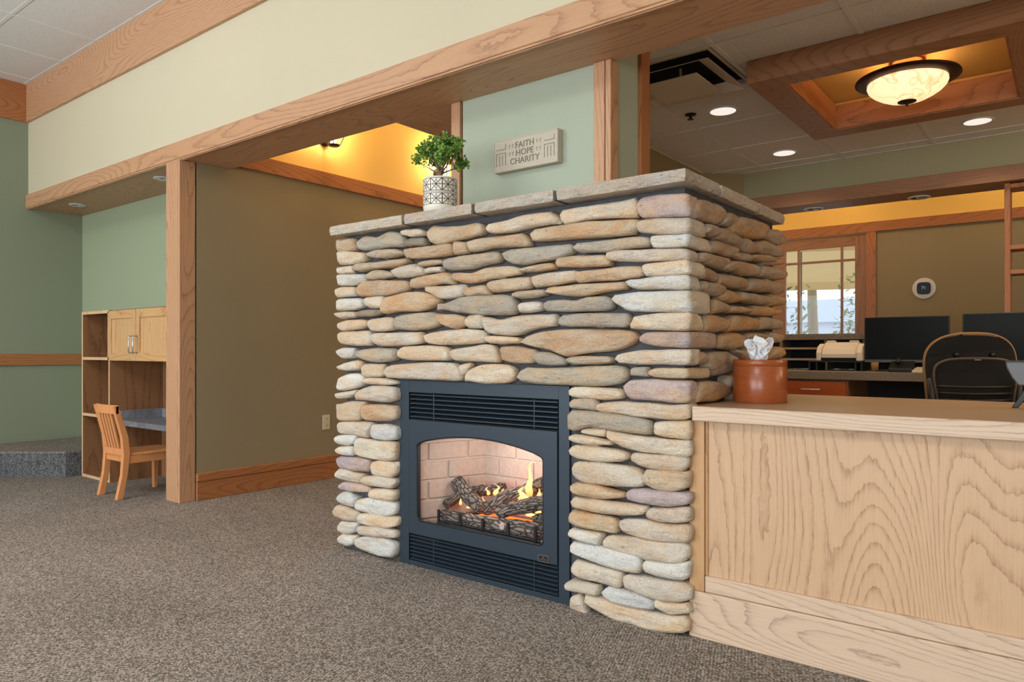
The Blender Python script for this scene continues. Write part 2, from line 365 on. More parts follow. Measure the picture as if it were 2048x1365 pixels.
def part(name, mb, mat, root=None, bevel=0.0, smooth=False, kind=None, seg=1):
    """mesh in room coordinates, linked under its root"""
    me = bpy.data.meshes.new(name)
    org = Vector((0, 0, 0)); r = root
    while r is not None: org += r.location; r = r.parent
    vs = [Vector(q) - org for q in mb.v]
    me.from_pydata(vs, [], mb.f); me.update(); fix(me)
    if isinstance(mat, str): mat = M[mat]
    me.materials.append(mat)
    if smooth: me.polygons.foreach_set('use_smooth', [True]*len(me.polygons))
    o = bpy.data.objects.new(name, me); COL.objects.link(o)
    if root is not None: o.parent = root
    if bevel:
        b = o.modifiers.new('bevel', 'BEVEL'); b.width = bevel; b.segments = seg; b.limit_method = 'ANGLE'; b.angle_limit = 0.7
    if kind: o['kind'] = kind
    return o
def tag(o, label, cat, group=None):
    o['label'] = label; o['category'] = cat
    if group: o['group'] = group
    return o
def thing(name, loc, label, cat, group=None):
    o = bpy.data.objects.new(name, None); o.location = loc; o.empty_display_size = 0.1; COL.objects.link(o)
    return tag(o, label, cat, group)
def solo(name, mb, mat, label, cat, loc=None, group=None, bevel=0.0, smooth=False):
    """a thing that is one mesh, its origin moved to its base"""
    o = part(name, mb, mat, None, bevel, smooth)
    if loc is not None:
        d = Vector(loc); o.data.transform(Matrix.Translation(-d)); o.location = d
    return tag(o, label, cat, group)
def struct(name, mb, mat, bevel=0.0, root=None):
    return part(name, mb, mat, root, bevel, kind='structure')
def dup_child(src, root, loc):
    o = src.copy(); COL.objects.link(o); o.parent = root; o.location = loc; return o
def B(*a): return MB().box(*a)

# ================================================================= ROOM
H1 = 3.34      # main room and hall ceiling
H2 = 2.49      # reception ceiling
SOF = 2.255    # header underside
XL, XR, YF, YB = -7.27, 4.2, -5.0, 8.52
struct('floor', B(XL-.1, XR+.1, YF-.1, YB+.1, -0.1, 0), 'carpet')
struct('wall_left', B(XL-.12, XL, YF, 2.96, 0, H1+.12), 'paint_left')
struct('wall_niche', B(XL, -4.72, 2.84, 2.96, 0, SOF), 'paint_sage')
struct('wall_header', B(XL, XR, 2.40, 2.72, SOF+.02, H1+.15), 'paint_cream')
struct('wall_hall', B(-4.72, -4.596, 2.50, YB, 0, 2.29), 'paint_olive')
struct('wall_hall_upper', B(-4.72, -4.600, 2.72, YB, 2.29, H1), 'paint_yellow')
struct('wall_right', B(XR, XR+.12, YF, YB, 0, H1), 'paint_sage')
# hall behind: back wall with the opening of the garden door
OX0, OX1, OZ1 = -2.6631-0.10, -1.7419, 2.28
struct('wall_back', B(-4.72, OX0, YB, YB+.12, 0, 2.29).box(OX1, XR, YB, YB+.12, 0, 2.29), 'paint_olive')
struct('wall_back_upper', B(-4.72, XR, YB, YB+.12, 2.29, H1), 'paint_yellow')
# rear wall behind the camera with three tall windows
rw = MB(); xs = [(-6.7, -4.1), (-3.2, -0.6), (0.3, 2.9)]
edges = [XL] + [e for p in xs for e in p] + [XR]
for i in range(0, len(edges), 2): rw.box(edges[i], edges[i+1], YF-.12, YF, 0, H1)
for a, b in xs: rw.box(a, b, YF-.12, YF, 0, 0.3).box(a, b, YF-.12, YF, 2.6, H1)
struct('wall_front', rw, 'paint_cream')
for i, (a, b) in enumerate(xs):
    w = MB().box(a, a+.06, YF-.1, YF+.02, .3, 2.6).box(b-.06, b, YF-.1, YF+.02, .3, 2.6).box(a+.06, b-.06, YF-.1, YF+.02, 2.54, 2.6).box(a+.06, b-.06, YF-.1, YF+.02, .3, .36)
    w.box((a+b)/2-.025, (a+b)/2+.025, YF-.08, YF, .36, 2.54)
    wf = struct('window_%d' % (i+2), w, 'oak_z')
    part('pane', B(a+.06, (a+b)/2-.025, YF-.05, YF-.045, .36, 2.54).box((a+b)/2+.025, b-.06, YF-.05, YF-.045, .36, 2.54), 'glass', wf)

# -------- main ceiling: mineral tiles in a white grid (only the grid lines the camera sees are exact)
def ceiling(name, xs, ys, z, hole=None, skip=None, main=False):
    """one structure object (the slab above) with every tile and grid bar as a part"""
    top = struct(name, B(xs[0]-.05, xs[-1]+.05, ys[0]-.05, ys[-1]+.05, z+.09, z+.10), 'white')
    for i in range(len(xs)-1):
        for j in range(len(ys)-1):
            x0, x1, y0, y1 = xs[i]+.011, xs[i+1]-.011, ys[j]+.011, ys[j+1]-.011
            if skip and abs((x0+x1)/2-skip[0]) < .2 and abs((y0+y1)/2-skip[1]) < .2: continue
            rects = [(x0, x1, y0, y1)]
            if hole:
                hx0, hx1, hy0, hy1 = hole; out = []
                for r in rects:
                    if r[1] <= hx0 or r[0] >= hx1 or r[3] <= hy0 or r[2] >= hy1: out.append(r); continue
                    if r[0] < hx0: out.append((r[0], hx0, r[2], r[3]))
                    if r[1] > hx1: out.append((hx1, r[1], r[2], r[3]))
                    a, b = max(r[0], hx0), min(r[1], hx1)
                    if r[2] < hy0: out.append((a, b, r[2], hy0))
                    if r[3] > hy1: out.append((a, b, hy1, r[3]))
                rects = out
            for r in rects:
                if r[1]-r[0] > .02 and r[3]-r[2] > .02: part('ceiling_tile', B(*r, z+.001, z+.018), 'tile', top, bevel=.004)
    def bar(x0, x1, y0, y1, dz=0): part('grid_bar', B(x0, x1, y0, y1, z-.003+dz, z+.03-dz), 'tbar', top)
    e = .016
    for q in ((xs[0], xs[-1], ys[-1]-e, ys[-1]+.006), (xs[0], xs[-1], ys[0], ys[0]+e), (xs[0], xs[0]+e, ys[0]+e, ys[-1]-e), (xs[-1]-e, xs[-1], ys[0]+e, ys[-1]-e)): bar(*q, .001)
    for x in xs[1:-1]:
        if hole and hole[0] < x < hole[1]: bar(x-.012, x+.012, ys[0], hole[2]); bar(x-.012, x+.012, hole[3], ys[-1])
        else: bar(x-.013, x+.013, ys[0], ys[-1])
    for y in ys[1:-1]:
        if hole and hole[2] < y < hole[3]: bar(xs[0], hole[0], y-.012, y+.012, .0006); bar(hole[1], xs[-1], y-.012, y+.012, .0006)
        else: bar(xs[0], xs[-1], y-.012, y+.012, .0006)
    return top
mx = [XL] + [-7.085+.6365*i for i in range(18)] + [XR]
my = [YF] + [1.817-.636*k for k in range(10, -1, -1)] + [2.37]
ceiling('ceiling', mx, my, H1)
struct('ceiling_hall', B(-4.72, XR, 2.72, YB, H1, H1+.08), 'white')
CF = (-1.315, -0.057, 3.665, 4.92)
rx = [-2.44] + [-1.98+.605*i for i in range(11)] + [XR]
ry = [2.72] + [3.365+.61*k for k in range(5)] + [5.97]
ceiling('ceiling_reception', rx, ry, H2, hole=(CF[0]+.02, CF[1]-.02, CF[2]+.02, CF[3]-.02), skip=(-1.68, 3.67))

# -------- oak trim and the header
struct('trim_1', B(XL, XR, 2.375, 2.40, 3.01, H1), 'oak_x', .002)                 # crown board
struct('trim_2', B(XL, XL+.025, YF, 2.375, 3.01, H1), 'oakdeep_y', .002)
struct('trim_3', B(XL-.0, XR, 2.378, 2.42, SOF+.006, 2.372), 'oak_x', .003)       # header face board
struct('trim_4', B(XL, XR, 2.42, 2.735, SOF, SOF+.022).box(XL, XR, 2.384, 2.42, SOF-.004, SOF+.006).box(XL, XR, 2.392, 2.404, SOF-.008, SOF-.004), 'oak_x', .001)   # underside board and its bead
struct('trim_5', B(XL, -4.60, 2.735, 2.84, SOF, SOF+.022), 'oak_x')
struct('trim_6', B(XL, XL+.02, -4.9, 2.83, .965, 1.08-.115+.10) if False else B(XL, XL+.02, -4.9, 2.835, .872, .972), 'oakdeep_y', .002)   # chair rail
# post at the end of the niche
struct('trim_7', B(-4.777, -4.628, 2.382, 2.488, 0, SOF-.001).box(-4.620, -4.596, 2.380, 2.488, 0, SOF-.001).box(-4.63, -4.61, 2.392, 2.48, 0, SOF-.002), 'oak_z', .002)
# hall side trims
struct('trim_8', B(-4.596, -4.572, 2.74, YB, 2.285, 2.391), 'oakdeep_y', .002)
struct('trim_9', B(-4.57, XR, YB-.024, YB, 2.285, 2.391), 'oakdeep_x', .002)
struct('baseboard_hall', B(-4.596, -4.576, 2.49, YB, 0, .125).box(-4.596, -4.570, 2.49, YB, .128, .182), 'oakdeep_y', .003)
struct('baseboard_back', B(-4.57, OX0, YB-.02, YB, 0, .18).box(OX1+.1, XR, YB-.02, YB, 0, .18), 'oakdeep_x', .003)
# dropped beam between the hall and the reception room
struct('wall_beam', B(-2.93, -2.44, 2.735, 5.97, SOF+.02, H1), 'paint_olive')
struct('trim_10', B(-2.93, -2.44, 2.735, 5.97, SOF, SOF+.02), 'oak_y', .002)
struct('wall_corner', MB().prism([(-2.44, 5.735), (-2.17, 5.97), (-2.44, 5.97)], SOF, H2+.02), 'paint_olive')
# soffit across the back of the reception room
struct('wall_soffit', B(-2.93, XR, 5.975, 6.26, 2.185, H1), 'paint_soffit')
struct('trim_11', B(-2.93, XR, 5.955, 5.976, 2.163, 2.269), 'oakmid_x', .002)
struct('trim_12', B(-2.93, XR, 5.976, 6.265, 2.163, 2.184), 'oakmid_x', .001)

# -------- carpeted platform at the left wall
a, b = (-7.25, 1.572), (-6.16, 2.41)
pl = MB().prism([(XL+.022, -3.6), (-6.5, -3.6), (-6.5, 1.2), (-6.68, 2.01), (-6.272, 2.33), (-6.272, 2.838), (XL+.022, 2.838)], 0, .19)
ps = part('carpeted_platform', pl, 'carpet_rib'); tag(ps, 'low carpeted platform step along the dark green left wall', 'platform')
part('top_carpet', MB().prism([(XL+.022, -3.6), (-6.5, -3.6), (-6.5, 1.2), (-6.68, 2.01), (-6.272, 2.33), (-6.272, 2.838), (XL+.022, 2.838)], .19, .2), 'carpet', ps)

# ================================================================= BOOKCASE AND DESK IN THE NICHE
YK = 2.43
bc = thing('bookcase', (-6.24, 2.63, 0), 'tall narrow oak open bookcase with three compartments in the niche', 'bookcase')
xl, xd = -6.2314, -5.7359
zt = 1.308
part('side_panel', B(xl, xl+.018, YK+.003, 2.835, 0, zt), 'oak_carc', bc)
part('side_panel', B(xd-.018, xd, YK+.003, 2.835, 0, zt), 'oak_carc', bc)
part('back_panel', B(xl+.018, xd-.018, 2.82, 2.835, .02, zt), 'oak_carc', bc)
for z0, z1 in ((0.0, .022), (.485, .507), (.928, .950), (1.286, zt)):
    s_ = part('shelf', B(xl+.018, xd-.018, YK+.003, 2.82, z0, z1), 'oak_carc', bc)
    part('edge_band', B(xl+.018, xd-.018, YK, YK+.003, z0, z1), 'oak_edge', s_)
part('edge_band', B(xl, xl+.018, YK, YK+.003, 0, zt), 'oak_edge', bc)
part('edge_band', B(xd-.018, xd, YK, YK+.003, 0, .928), 'oak_edge', bc)

cb = thing('wall_cabinet', (-5.3, 2.63, .926), 'oak wall cabinet with two panelled doors above the desk niche', 'cabinet')
c0, c1 = xd+.002, -4.782
part('carcass', B(c0, c1, YK+.022, 2.835, .926, zt), 'oak_carc', cb, .001)
doors = [(xd-.035, -5.3224, 1), (-5.3155, -4.80, -1)]
for (d0, d1, sgn) in doors:
    dr = part('door', MB().box(d0, d0+.055, YK-.0, YK+.02, .926, 1.300), 'oak_cab', cb, .001)
    part('stile', B(d1-.055, d1, YK, YK+.02, .926, 1.300), 'oak_cab', dr, .001)
    part('rail', MB().box(d0+.055, d1-.055, YK, YK+.02, .926, .986).box(d0+.055, d1-.055, YK, YK+.02, 1.24, 1.300), 'oak_cabx', dr, .001)
    part('door_panel', B(d0+.055, d1-.055, YK+.010, YK+.016, .986, 1.24), 'oak_cab', dr)
    hx = d1-.03 if sgn == 1 else d0+.03
    part('handle', MB().tube([(hx, YK, 1.105), (hx, YK-.028, 1.105), (hx, YK-.033, 1.098), (hx, YK-.033, .992), (hx, YK-.028, .985), (hx, YK, .985)], .0045, 8), 'chrome', dr, smooth=True)

dk = thing('built_in_desk', (-5.3, 2.66, .43), 'low child height desk with blue grey laminate top in the niche', 'desk')
part('desk_top', B(xd+.001, c1, 2.50, 2.835, .431, .472), 'slate', dk, .002)
part('backsplash', B(xd+.001, xd+.014, 2.51, 2.835, .472, .542).box(xd+.014, c1-.014, 2.82, 2.835, .472, .542).box(c1-.014, c1, 2.40+.1, 2.835, .472, .542), 'slate', dk, .001)
part('back_panel', B(xd+.02, c1-.01, 2.826, 2.836, .542, .925), 'oak_carc', dk)
part('leg_panel', B(xd+.02, c1-.01, 2.815, 2.835, 0, .430), 'oak_carc', dk)

# ---- child's chair
ch = thing('child_chair', (-5.165, 2.40, 0), 'small light wooden child chair with slatted back at the low desk', 'chair')
cx0, cx1 = -5.33, -5.02            # rear leg outer faces
def leg_rear(x0, x1):
    prof = [(2.215, 0), (2.245, .16), (2.262, .30), (2.25, .42), (2.185, .63), (2.15, .63), (2.205, .42), (2.215, .30), (2.205, .16), (2.172, 0)]
    return MB().prism(prof, x0, x1, 'x')
part('rear_leg', leg_rear(cx0, cx0+.034), 'maple', ch, .003)
part('rear_leg', leg_rear(cx1-.034, cx1), 'maple', ch, .003)
for x in (cx0+.01, cx1-.044):
    part('front_leg', MB().prism([(2.548, 0), (2.575, 0), (2.585, .27), (2.545, .27)], x, x+.034, 'x'), 'maple', ch, .003)
part('seat', MB().prism([(cx0+.012, 2.262), (cx1-.012, 2.262), (cx1+.006, 2.40), (cx1+.004, 2.585), (cx1-.03, 2.61), (cx0+.03, 2.61), (cx0-.004, 2.585), (cx0-.006, 2.40)], .288, .306), 'maple', ch, .005, seg=3)
part('apron', B(cx0+.02, cx1-.02, 2.226, 2.246, .245, .288).box(cx0+.02, cx1-.02, 2.56, 2.576, .23, .288).box(cx0+.008, cx0+.026, 2.25, 2.555, .235, .288).box(cx1-.026, cx1-.008, 2.25, 2.555, .235, .288), 'maple', ch, .002)
top = []
for i in range(9):
    u = i/8; x = cx0+.0 + (cx1-cx0)*u; yb = 2.166-.018*math.sin(PI*u); top.append((x, yb))
rail = MB().prism(top + [(x, y+.022) for x, y in top[::-1]], .575, .635)
part('top_rail', rail, 'maple', ch, .003)
part('bottom_rail', B(cx0+.034, cx1-.034, 2.212, 2.232, .29, .335), 'maple', ch, .002)
for i in range(5):
    x = cx0+.052 + i*.0435
    part('back_slat', MB().add([(x, 2.214, .33), (x+.02, 2.214, .33), (x+.02, 2.228, .33), (x, 2.228, .33), (x, 2.158, .58), (x+.02, 2.158, .58), (x+.02, 2.172, .58), (x, 2.172, .58)],
        [(0,3,2,1),(4,5,6,7),(0,1,5,4),(1,2,6,5),(2,3,7,6),(3,0,4,7)]), 'maple', ch, .002)

# ---- small fittings of the niche side
def gimbal(x, y, z, label, grp, facing=0, r=.062):
    g = thing('recessed_light', (x, y, z), label, 'ceiling light', grp)
    part('trim_ring', MB().lathe([(r*.72, -.001), (r*.8, -.007), (r, -.006), (r+.004, 0)], x, y, 28, z), 'tbar', g, smooth=True)
    part('housing', MB().lathe([(r*.74, -.004), (r*.6, -.002), (.0005, -.001)], x, y, 24, z), 'steel_dark' if facing else 'can_off', g, smooth=True)
    part('lamp', MB().lathe([(.0005, -.012), (r*.3, -.010), (r*.42, -.005), (r*.44, -.001)], x+r*.15, y, 20, z), 'can_off', g, smooth=True)
    return g
gimbal(-6.7392, 2.5944, SOF, 'small recessed spotlight in the niche soffit near the left wall', 'niche soffit spotlights')
gimbal(-5.2124, 2.5771, SOF, 'small recessed spotlight in the niche soffit partly behind the oak post', 'niche soffit spotlights')
gimbal(-1.6548, 6.169, 2.163, 'recessed spotlight in the rear wooden soffit, the one nearest the fireplace', 'rear soffit spotlights', 1, .075)
gimbal(-0.9023, 6.1944, 2.163, 'recessed spotlight in the rear wooden soffit, the right of the two', 'rear soffit spotlights', 1, .075)

op = (-4.596,3.5517,0.4408)
ol = thing('wall_outlet', (op[0], op[1], op[2]-.06), 'ivory duplex outlet plate on the olive hall wall', 'outlet')
part('cover_plate', B(-4.596, -4.590, op[1]-.035, op[1]+.035, op[2]-.057, op[2]+.057), 'ivory', ol, .002)
for dz in (-.026, .026):
    rc = part('receptacle', MB().prism([(op[1]+.016*math.cos(a*PI/6), op[2]+dz+.018*math.sin(a*PI/6)) for a in range(12)], -4.590, -4.588, 'x'), 'ivory', ol)
    part('slot', B(-4.588, -4.5875, op[1]-.008, op[1]-.005, op[2]+dz-.004, op[2]+dz+.008).box(-4.588, -4.5875, op[1]+.005, op[1]+.008, op[2]+dz-.004, op[2]+dz+.008), 'dark_hole', rc)

# ================================================================= FIREPLACE
FRONT_STONES = [  # colour, depth of the return at the corner (mm), outline on the front face (mm)
('T',0,[-941,1564,-799,1560,-795,1498,-934,1501]),
('G',0,[-792,1537,-733,1566,-637,1548,-551,1567,-479,1554,-443,1513,-455,1486,-575,1492,-726,1490,-785,1506]),
('C',0,[-473,1556,-432,1567,-351,1561,-312,1541,-317,1524,-397,1525,-461,1538]),
('D',0,[-449,1518,-408,1524,-329,1518,-308,1496,-317,1477,-432,1484,-447,1497]),
('T',0,[-304,1540,-273,1565,-187,1553,-103,1546,-2,1551,35,1532,27,1495,-22,1492,-124,1483,-229,1472,-295,1495]),
('C',0,[39,1516,57,1539,123,1541,179,1546,278,1556,373,1554,407,1530,415,1503,296,1500,188,1490,85,1493,47,1503]),
('T',0,[-455,1475,-317,1477,-155,1474,-142,1462,-147,1423,-317,1421,-443,1430]),
('T',0,[-139,1473,-72,1473,-59,1462,-59,1424,-134,1422]),
('T',0,[-62,1471,-2,1482,142,1479,234,1480,265,1461,274,1424,188,1428,76,1433,-42,1424,-57,1443]),
('G',0,[-720,1479,-637,1491,-514,1480,-453,1465,-449,1448,-551,1440,-662,1448,-711,1461]),
('C',0,[-934,1497,-805,1493,-726,1479,-716,1457,-733,1437,-832,1429,-921,1435]),
('G',0,[-208,1389,-187,1411,-52,1416,95,1418,123,1401,123,1372,57,1366,-42,1354,-166,1355,-208,1370]),
('G',0,[125,1408,173,1419,299,1419,476,1415,482,1399,480,1382,427,1363,325,1356,255,1349,173,1361,132,1386]),
('G',0,[486,1399,500,1414,625,1416,750,1417,806,1408,815,1389,806,1374,721,1375,625,1370,508,1378]),
('T',0,[271,1475,290,1490,385,1494,548,1494,757,1480,764,1470,757,1426,625,1426,484,1433,325,1438,282,1445]),
('C',0,[413,1536,427,1552,532,1556,699,1555,750,1558,757,1541,760,1486,655,1496,563,1499,435,1494,418,1512]),
('P',2390,[756,1535,771,1557,841,1559,935,1550,957,1543,957,1466,882,1471,785,1480,760,1496]),
('C',2482,[756,1458,766,1473,841,1473,935,1465,957,1461,957,1405,841,1415,771,1425,758,1439]),
('C',0,[-941,1424,-825,1425,-818,1391,-937,1390]),
('T',0,[-821,1417,-779,1436,-650,1429,-514,1433,-432,1429,-418,1413,-467,1396,-587,1394,-675,1394,-765,1387,-812,1399]),
('G',0,[-724,1372,-675,1390,-600,1389,-526,1371,-520,1350,-612,1343,-688,1345,-720,1357]),
('C',0,[-541,1381,-479,1397,-397,1402,-345,1387,-323,1358,-334,1346,-420,1340,-502,1343,-532,1363]),
('T',0,[-360,1396,-329,1410,-262,1411,-208,1406,-206,1389,-262,1385,-340,1384]),
('C',0,[-323,1370,-295,1380,-219,1377,-211,1358,-273,1354,-317,1351]),
('T',0,[-418,1315,-403,1334,-317,1345,-208,1352,-160,1339,-144,1303,-208,1299,-317,1289,-385,1287,-414,1294]),
('T',0,[-155,1331,-103,1343,-42,1335,37,1352,133,1354,188,1347,229,1335,234,1313,151,1308,57,1302,-2,1291,-62,1291,-124,1306]),
('T',0,[213,1333,299,1346,377,1349,400,1337,397,1323,325,1319,255,1319,219,1323]),
('T',0,[395,1344,406,1368,484,1370,617,1361,647,1339,647,1316,563,1318,468,1324,402,1331]),
('C',2424,[628,1357,655,1372,757,1368,882,1361,957,1353,957,1315,841,1320,714,1326,655,1333]),
('W',2532,[815,1401,830,1412,915,1409,957,1405,957,1360,827,1368]),
('C',2473,[780,1303,792,1315,875,1318,935,1316,957,1313,957,1266,792,1268]),
('T',0,[484,1304,594,1308,699,1312,764,1310,782,1290,775,1268,699,1263,563,1262,504,1262,488,1283]),
('C',0,[282,1300,368,1310,484,1312,500,1303,500,1269,410,1260,299,1254,283,1271]),
('T',0,[45,1285,66,1296,170,1301,274,1300,282,1282,278,1253,188,1247,81,1244,52,1262]),
('T',0,[-83,1250,-52,1275,27,1280,52,1273,68,1242,-2,1237,-62,1235]),
('C',0,[-317,1285,-251,1291,-93,1289,-83,1265,-88,1238,-166,1230,-229,1232,-273,1255]),
('T',0,[-795,1311,-752,1343,-625,1342,-455,1330,-422,1315,-422,1283,-551,1264,-688,1264,-779,1271]),
('C',0,[-953,1315,-900,1323,-805,1318,-795,1302,-795,1272,-927,1269,-946,1288]),
('W',0,[-941,1377,-832,1383,-739,1377,-724,1359,-733,1333,-832,1323,-930,1331]),
('W',0,[-951,1256,-927,1264,-779,1260,-742,1248,-739,1213,-805,1202,-941,1205]),
('C',0,[-737,1247,-707,1263,-612,1265,-597,1250,-602,1208,-688,1205,-729,1221]),
('T',0,[-610,1200,-581,1257,-502,1266,-432,1275,-340,1270,-273,1255,-219,1225,-229,1210,-295,1188,-362,1179,-490,1183,-587,1174]),
('G',0,[-235,1196,-187,1212,-103,1234,-2,1237,142,1235,193,1222,211,1192,211,1152,151,1147,-2,1152,-124,1168,-208,1181]),
('G',0,[192,1229,219,1246,299,1247,351,1243,355,1221,299,1213,219,1213]),
('T',0,[353,1242,385,1255,484,1256,625,1255,714,1255,725,1242,714,1227,640,1221,548,1209,468,1211,385,1223]),
('W',2437,[717,1253,736,1261,827,1267,908,1269,957,1263,957,1214,841,1220,757,1223,728,1235]),
('W',0,[213,1185,228,1197,299,1199,338,1191,338,1162,282,1154,219,1157]),
('G',0,[341,1180,359,1200,427,1201,492,1194,548,1206,625,1205,655,1188,655,1155,594,1150,484,1151,359,1157]),
('W',2537,[649,1194,662,1210,757,1215,908,1212,961,1210,961,1133,841,1139,714,1143,692,1157,662,1177]),
('C',0,[-965,1192,-900,1198,-805,1193,-789,1175,-812,1163,-914,1161,-958,1176]),
('D',0,[-799,1189,-752,1200,-625,1200,-606,1183,-637,1167,-739,1165,-792,1171]),
('C',0,[-938,1140,-872,1154,-765,1155,-711,1147,-707,1121,-779,1106,-900,1099,-934,1117]),
('C',0,[-711,1134,-675,1155,-575,1161,-520,1151,-520,1101,-612,1092,-688,1095]),
('G',0,[-526,1122,-502,1163,-385,1174,-273,1176,-224,1154,-224,1115,-295,1097,-408,1093,-514,1101]),
('T',0,[-248,1155,-208,1167,-144,1161,-67,1146,-62,1112,-124,1094,-187,1106,-229,1127]),
('C',0,[-74,1127,-52,1156,22,1153,26,1095,-52,1098]),
('C',0,[22,1143,66,1142,114,1131,210,1145,399,1146,409,1122,403,1098,296,1086,216,1062,133,1062,47,1076,29,1106]),
('G',0,[402,1108,418,1139,500,1145,662,1141,725,1136,730,1101,714,1085,594,1089,468,1093,410,1098]),
('C',2459,[723,1094,743,1126,827,1135,922,1133,957,1131,957,1071,841,1073,743,1076,727,1081]),
('C',0,[-946,1086,-914,1096,-739,1099,-688,1095,-678,1070,-688,1024,-832,1025,-927,1037,-944,1059]),
('C',0,[-688,1074,-662,1086,-490,1086,-340,1087,-326,1069,-326,1033,-455,1022,-625,1021,-681,1040]),
('C',0,[-329,1069,-295,1081,-208,1091,-52,1095,27,1087,47,1072,42,1035,-83,1026,-229,1025,-317,1037]),
('C',0,[39,1053,61,1064,170,1059,216,1056,232,1040,216,1028,133,1027,57,1031]),
('T',0,[228,1037,246,1055,316,1075,418,1084,594,1081,699,1077,760,1065,764,1046,728,1017,655,998,548,991,484,980,443,976,368,1001,282,1019]),
('P',2594,[768,1049,785,1064,841,1068,957,1066,957,1010,875,1011,799,1020,771,1033]),
('W',0,[-941,1001,-900,1016,-805,1014,-799,979,-818,962,-900,960,-934,979]),
('G',0,[-805,992,-765,1006,-637,1014,-526,1010,-505,993,-508,956,-612,942,-726,950,-799,971]),
('C',0,[-502,997,-467,1018,-317,1025,-187,1017,-160,989,-160,958,-273,954,-408,955,-496,964]),
('C',0,[-166,989,-144,1009,-52,1016,27,1029,85,1023,106,994,120,957,114,950,-22,952,-144,958]),
('T',0,[116,1005,129,1018,210,1018,290,1006,303,990,290,949,210,947,125,961]),
('G',0,[286,983,308,996,368,994,427,977,450,963,443,943,368,940,308,948]),
('G',0,[453,963,476,978,548,981,640,979,662,968,655,955,594,948,484,946]),
('C',2398,[664,968,684,988,757,1001,875,1006,948,1004,957,1001,957,952,841,949,743,950,677,955]),
('C',0,[-938,916,-886,939,-805,953,-752,949,-746,928,-765,906,-872,898,-930,903]),
('C',0,[-756,919,-733,936,-612,938,-594,925,-606,875,-726,869,-752,884]),
('C',0,[-603,896,-563,930,-455,940,-317,948,-166,947,-113,940,-103,913,-83,879,-113,866,-317,868,-526,868,-587,871]),
('C',0,[-111,936,-52,948,-42,933,-72,902,-98,888,-108,913]),
('C',0,[-80,882,-52,921,-2,937,95,946,170,939,197,918,193,882,151,864,37,859,-62,868]),
('G',0,[207,889,219,907,242,933,351,931,468,936,594,944,692,946,721,930,725,901,692,878,625,866,500,865,316,865,219,874]),
('G',0,[728,927,743,941,799,942,803,910,732,908]),
('T',2514,[801,922,820,936,908,939,957,937,957,903,882,903,820,906]),
('W',0,[-950,813,-928,861,-862,885,-769,887,-729,865,-740,831,-815,810,-898,798,-944,802]),
('W',0,[-949,774,-898,792,-792,807,-792,784,-850,762,-934,755]),
('C',0,[-746,857,-701,870,-580,867,-505,856,-497,845,-547,837,-678,835,-740,841]),
('C',0,[-801,776,-769,807,-689,830,-612,835,-516,827,-497,806,-500,769,-569,752,-678,753,-792,756]),
('C',0,[-949,711,-934,728,-839,748,-723,749,-734,718,-763,656,-862,645,-937,646]),
('T',0,[-752,721,-734,737,-590,743,-505,736,-497,719,-505,678,-612,660,-734,658]),
('C',0,[-937,618,-916,640,-780,651,-678,653,-667,636,-695,604,-701,573,-803,577,-922,580]),
('W',0,[-693,626,-673,644,-580,648,-505,639,-493,610,-505,581,-580,568,-678,575]),
('W',0,[-956,550,-934,572,-839,580,-792,570,-803,539,-862,521,-934,525]),
('C',0,[-815,549,-780,569,-634,567,-505,566,-516,482,-634,471,-769,473,-813,488]),
('W',0,[-956,495,-922,515,-827,523,-813,504,-817,476,-910,472,-949,480]),
('P',0,[-949,453,-910,468,-792,471,-689,466,-684,440,-701,408,-815,400,-922,405,-946,422]),
('C',0,[-693,431,-673,463,-590,475,-505,468,-505,421,-547,395,-634,389,-689,398]),
('C',0,[-954,378,-928,404,-839,402,-740,396,-740,378,-763,345,-862,341,-946,355]),
('C',0,[-760,360,-723,387,-612,399,-516,394,-505,378,-537,346,-634,341,-734,340]),
('P',0,[-934,314,-898,337,-792,343,-701,341,-684,320,-734,305,-839,294,-922,296]),
('C',0,[-703,303,-678,330,-590,340,-516,340,-505,320,-526,288,-612,280,-689,282]),
('W',0,[-944,254,-910,285,-850,296,-803,275,-786,266,-803,222,-874,220,-937,235]),
('W',0,[-803,233,-769,268,-678,287,-526,284,-505,269,-511,232,-569,209,-678,201,-780,210]),
('C',0,[-975,179,-946,214,-862,218,-780,202,-769,181,-792,151,-886,145,-965,153]),
('C',0,[-792,170,-769,196,-678,209,-526,215,-493,213,-497,176,-569,152,-689,143,-780,147]),
('W',0,[-940,110,-910,139,-827,146,-780,137,-792,101,-874,73,-934,83]),
('C',0,[-792,116,-757,137,-634,152,-516,151,-500,132,-516,113,-612,100,-769,90]),
('W',0,[-932,44,-898,77,-839,79,-792,75,-809,37,-862,17,-922,23]),
('W',0,[-809,45,-780,76,-701,97,-569,103,-516,93,-507,58,-526,22,-612,11,-734,12,-792,21]),
('C',0,[456,846,482,861,583,862,680,860,702,847,698,824,628,815,520,815,461,824]),
('P',2420,[693,869,732,894,838,899,947,897,959,892,959,818,822,818,732,822,702,839]),
('G',0,[463,799,482,814,574,819,592,800,588,773,520,774,468,779]),
('C',2433,[581,788,601,806,715,813,886,810,959,812,959,762,886,756,757,758,610,768]),
('G',0,[456,750,473,769,565,772,672,766,773,756,818,744,814,696,740,697,628,702,556,709,492,689,458,695]),
('C',2433,[820,734,830,747,917,754,959,754,959,692,932,689,870,692,822,701]),
('C',0,[518,691,547,704,624,706,621,675,565,677,524,682]),
('C',0,[463,663,482,676,565,674,637,664,659,655,619,645,538,639,482,647]),
('C',2442,[628,691,646,701,740,692,870,686,959,687,959,632,901,627,790,632,698,639,663,655]),
('C',0,[463,615,482,635,565,639,654,635,715,625,725,607,698,590,601,579,501,583,468,596]),
('C',2415,[727,607,748,630,838,631,947,629,959,629,955,593,925,575,838,572,757,582]),
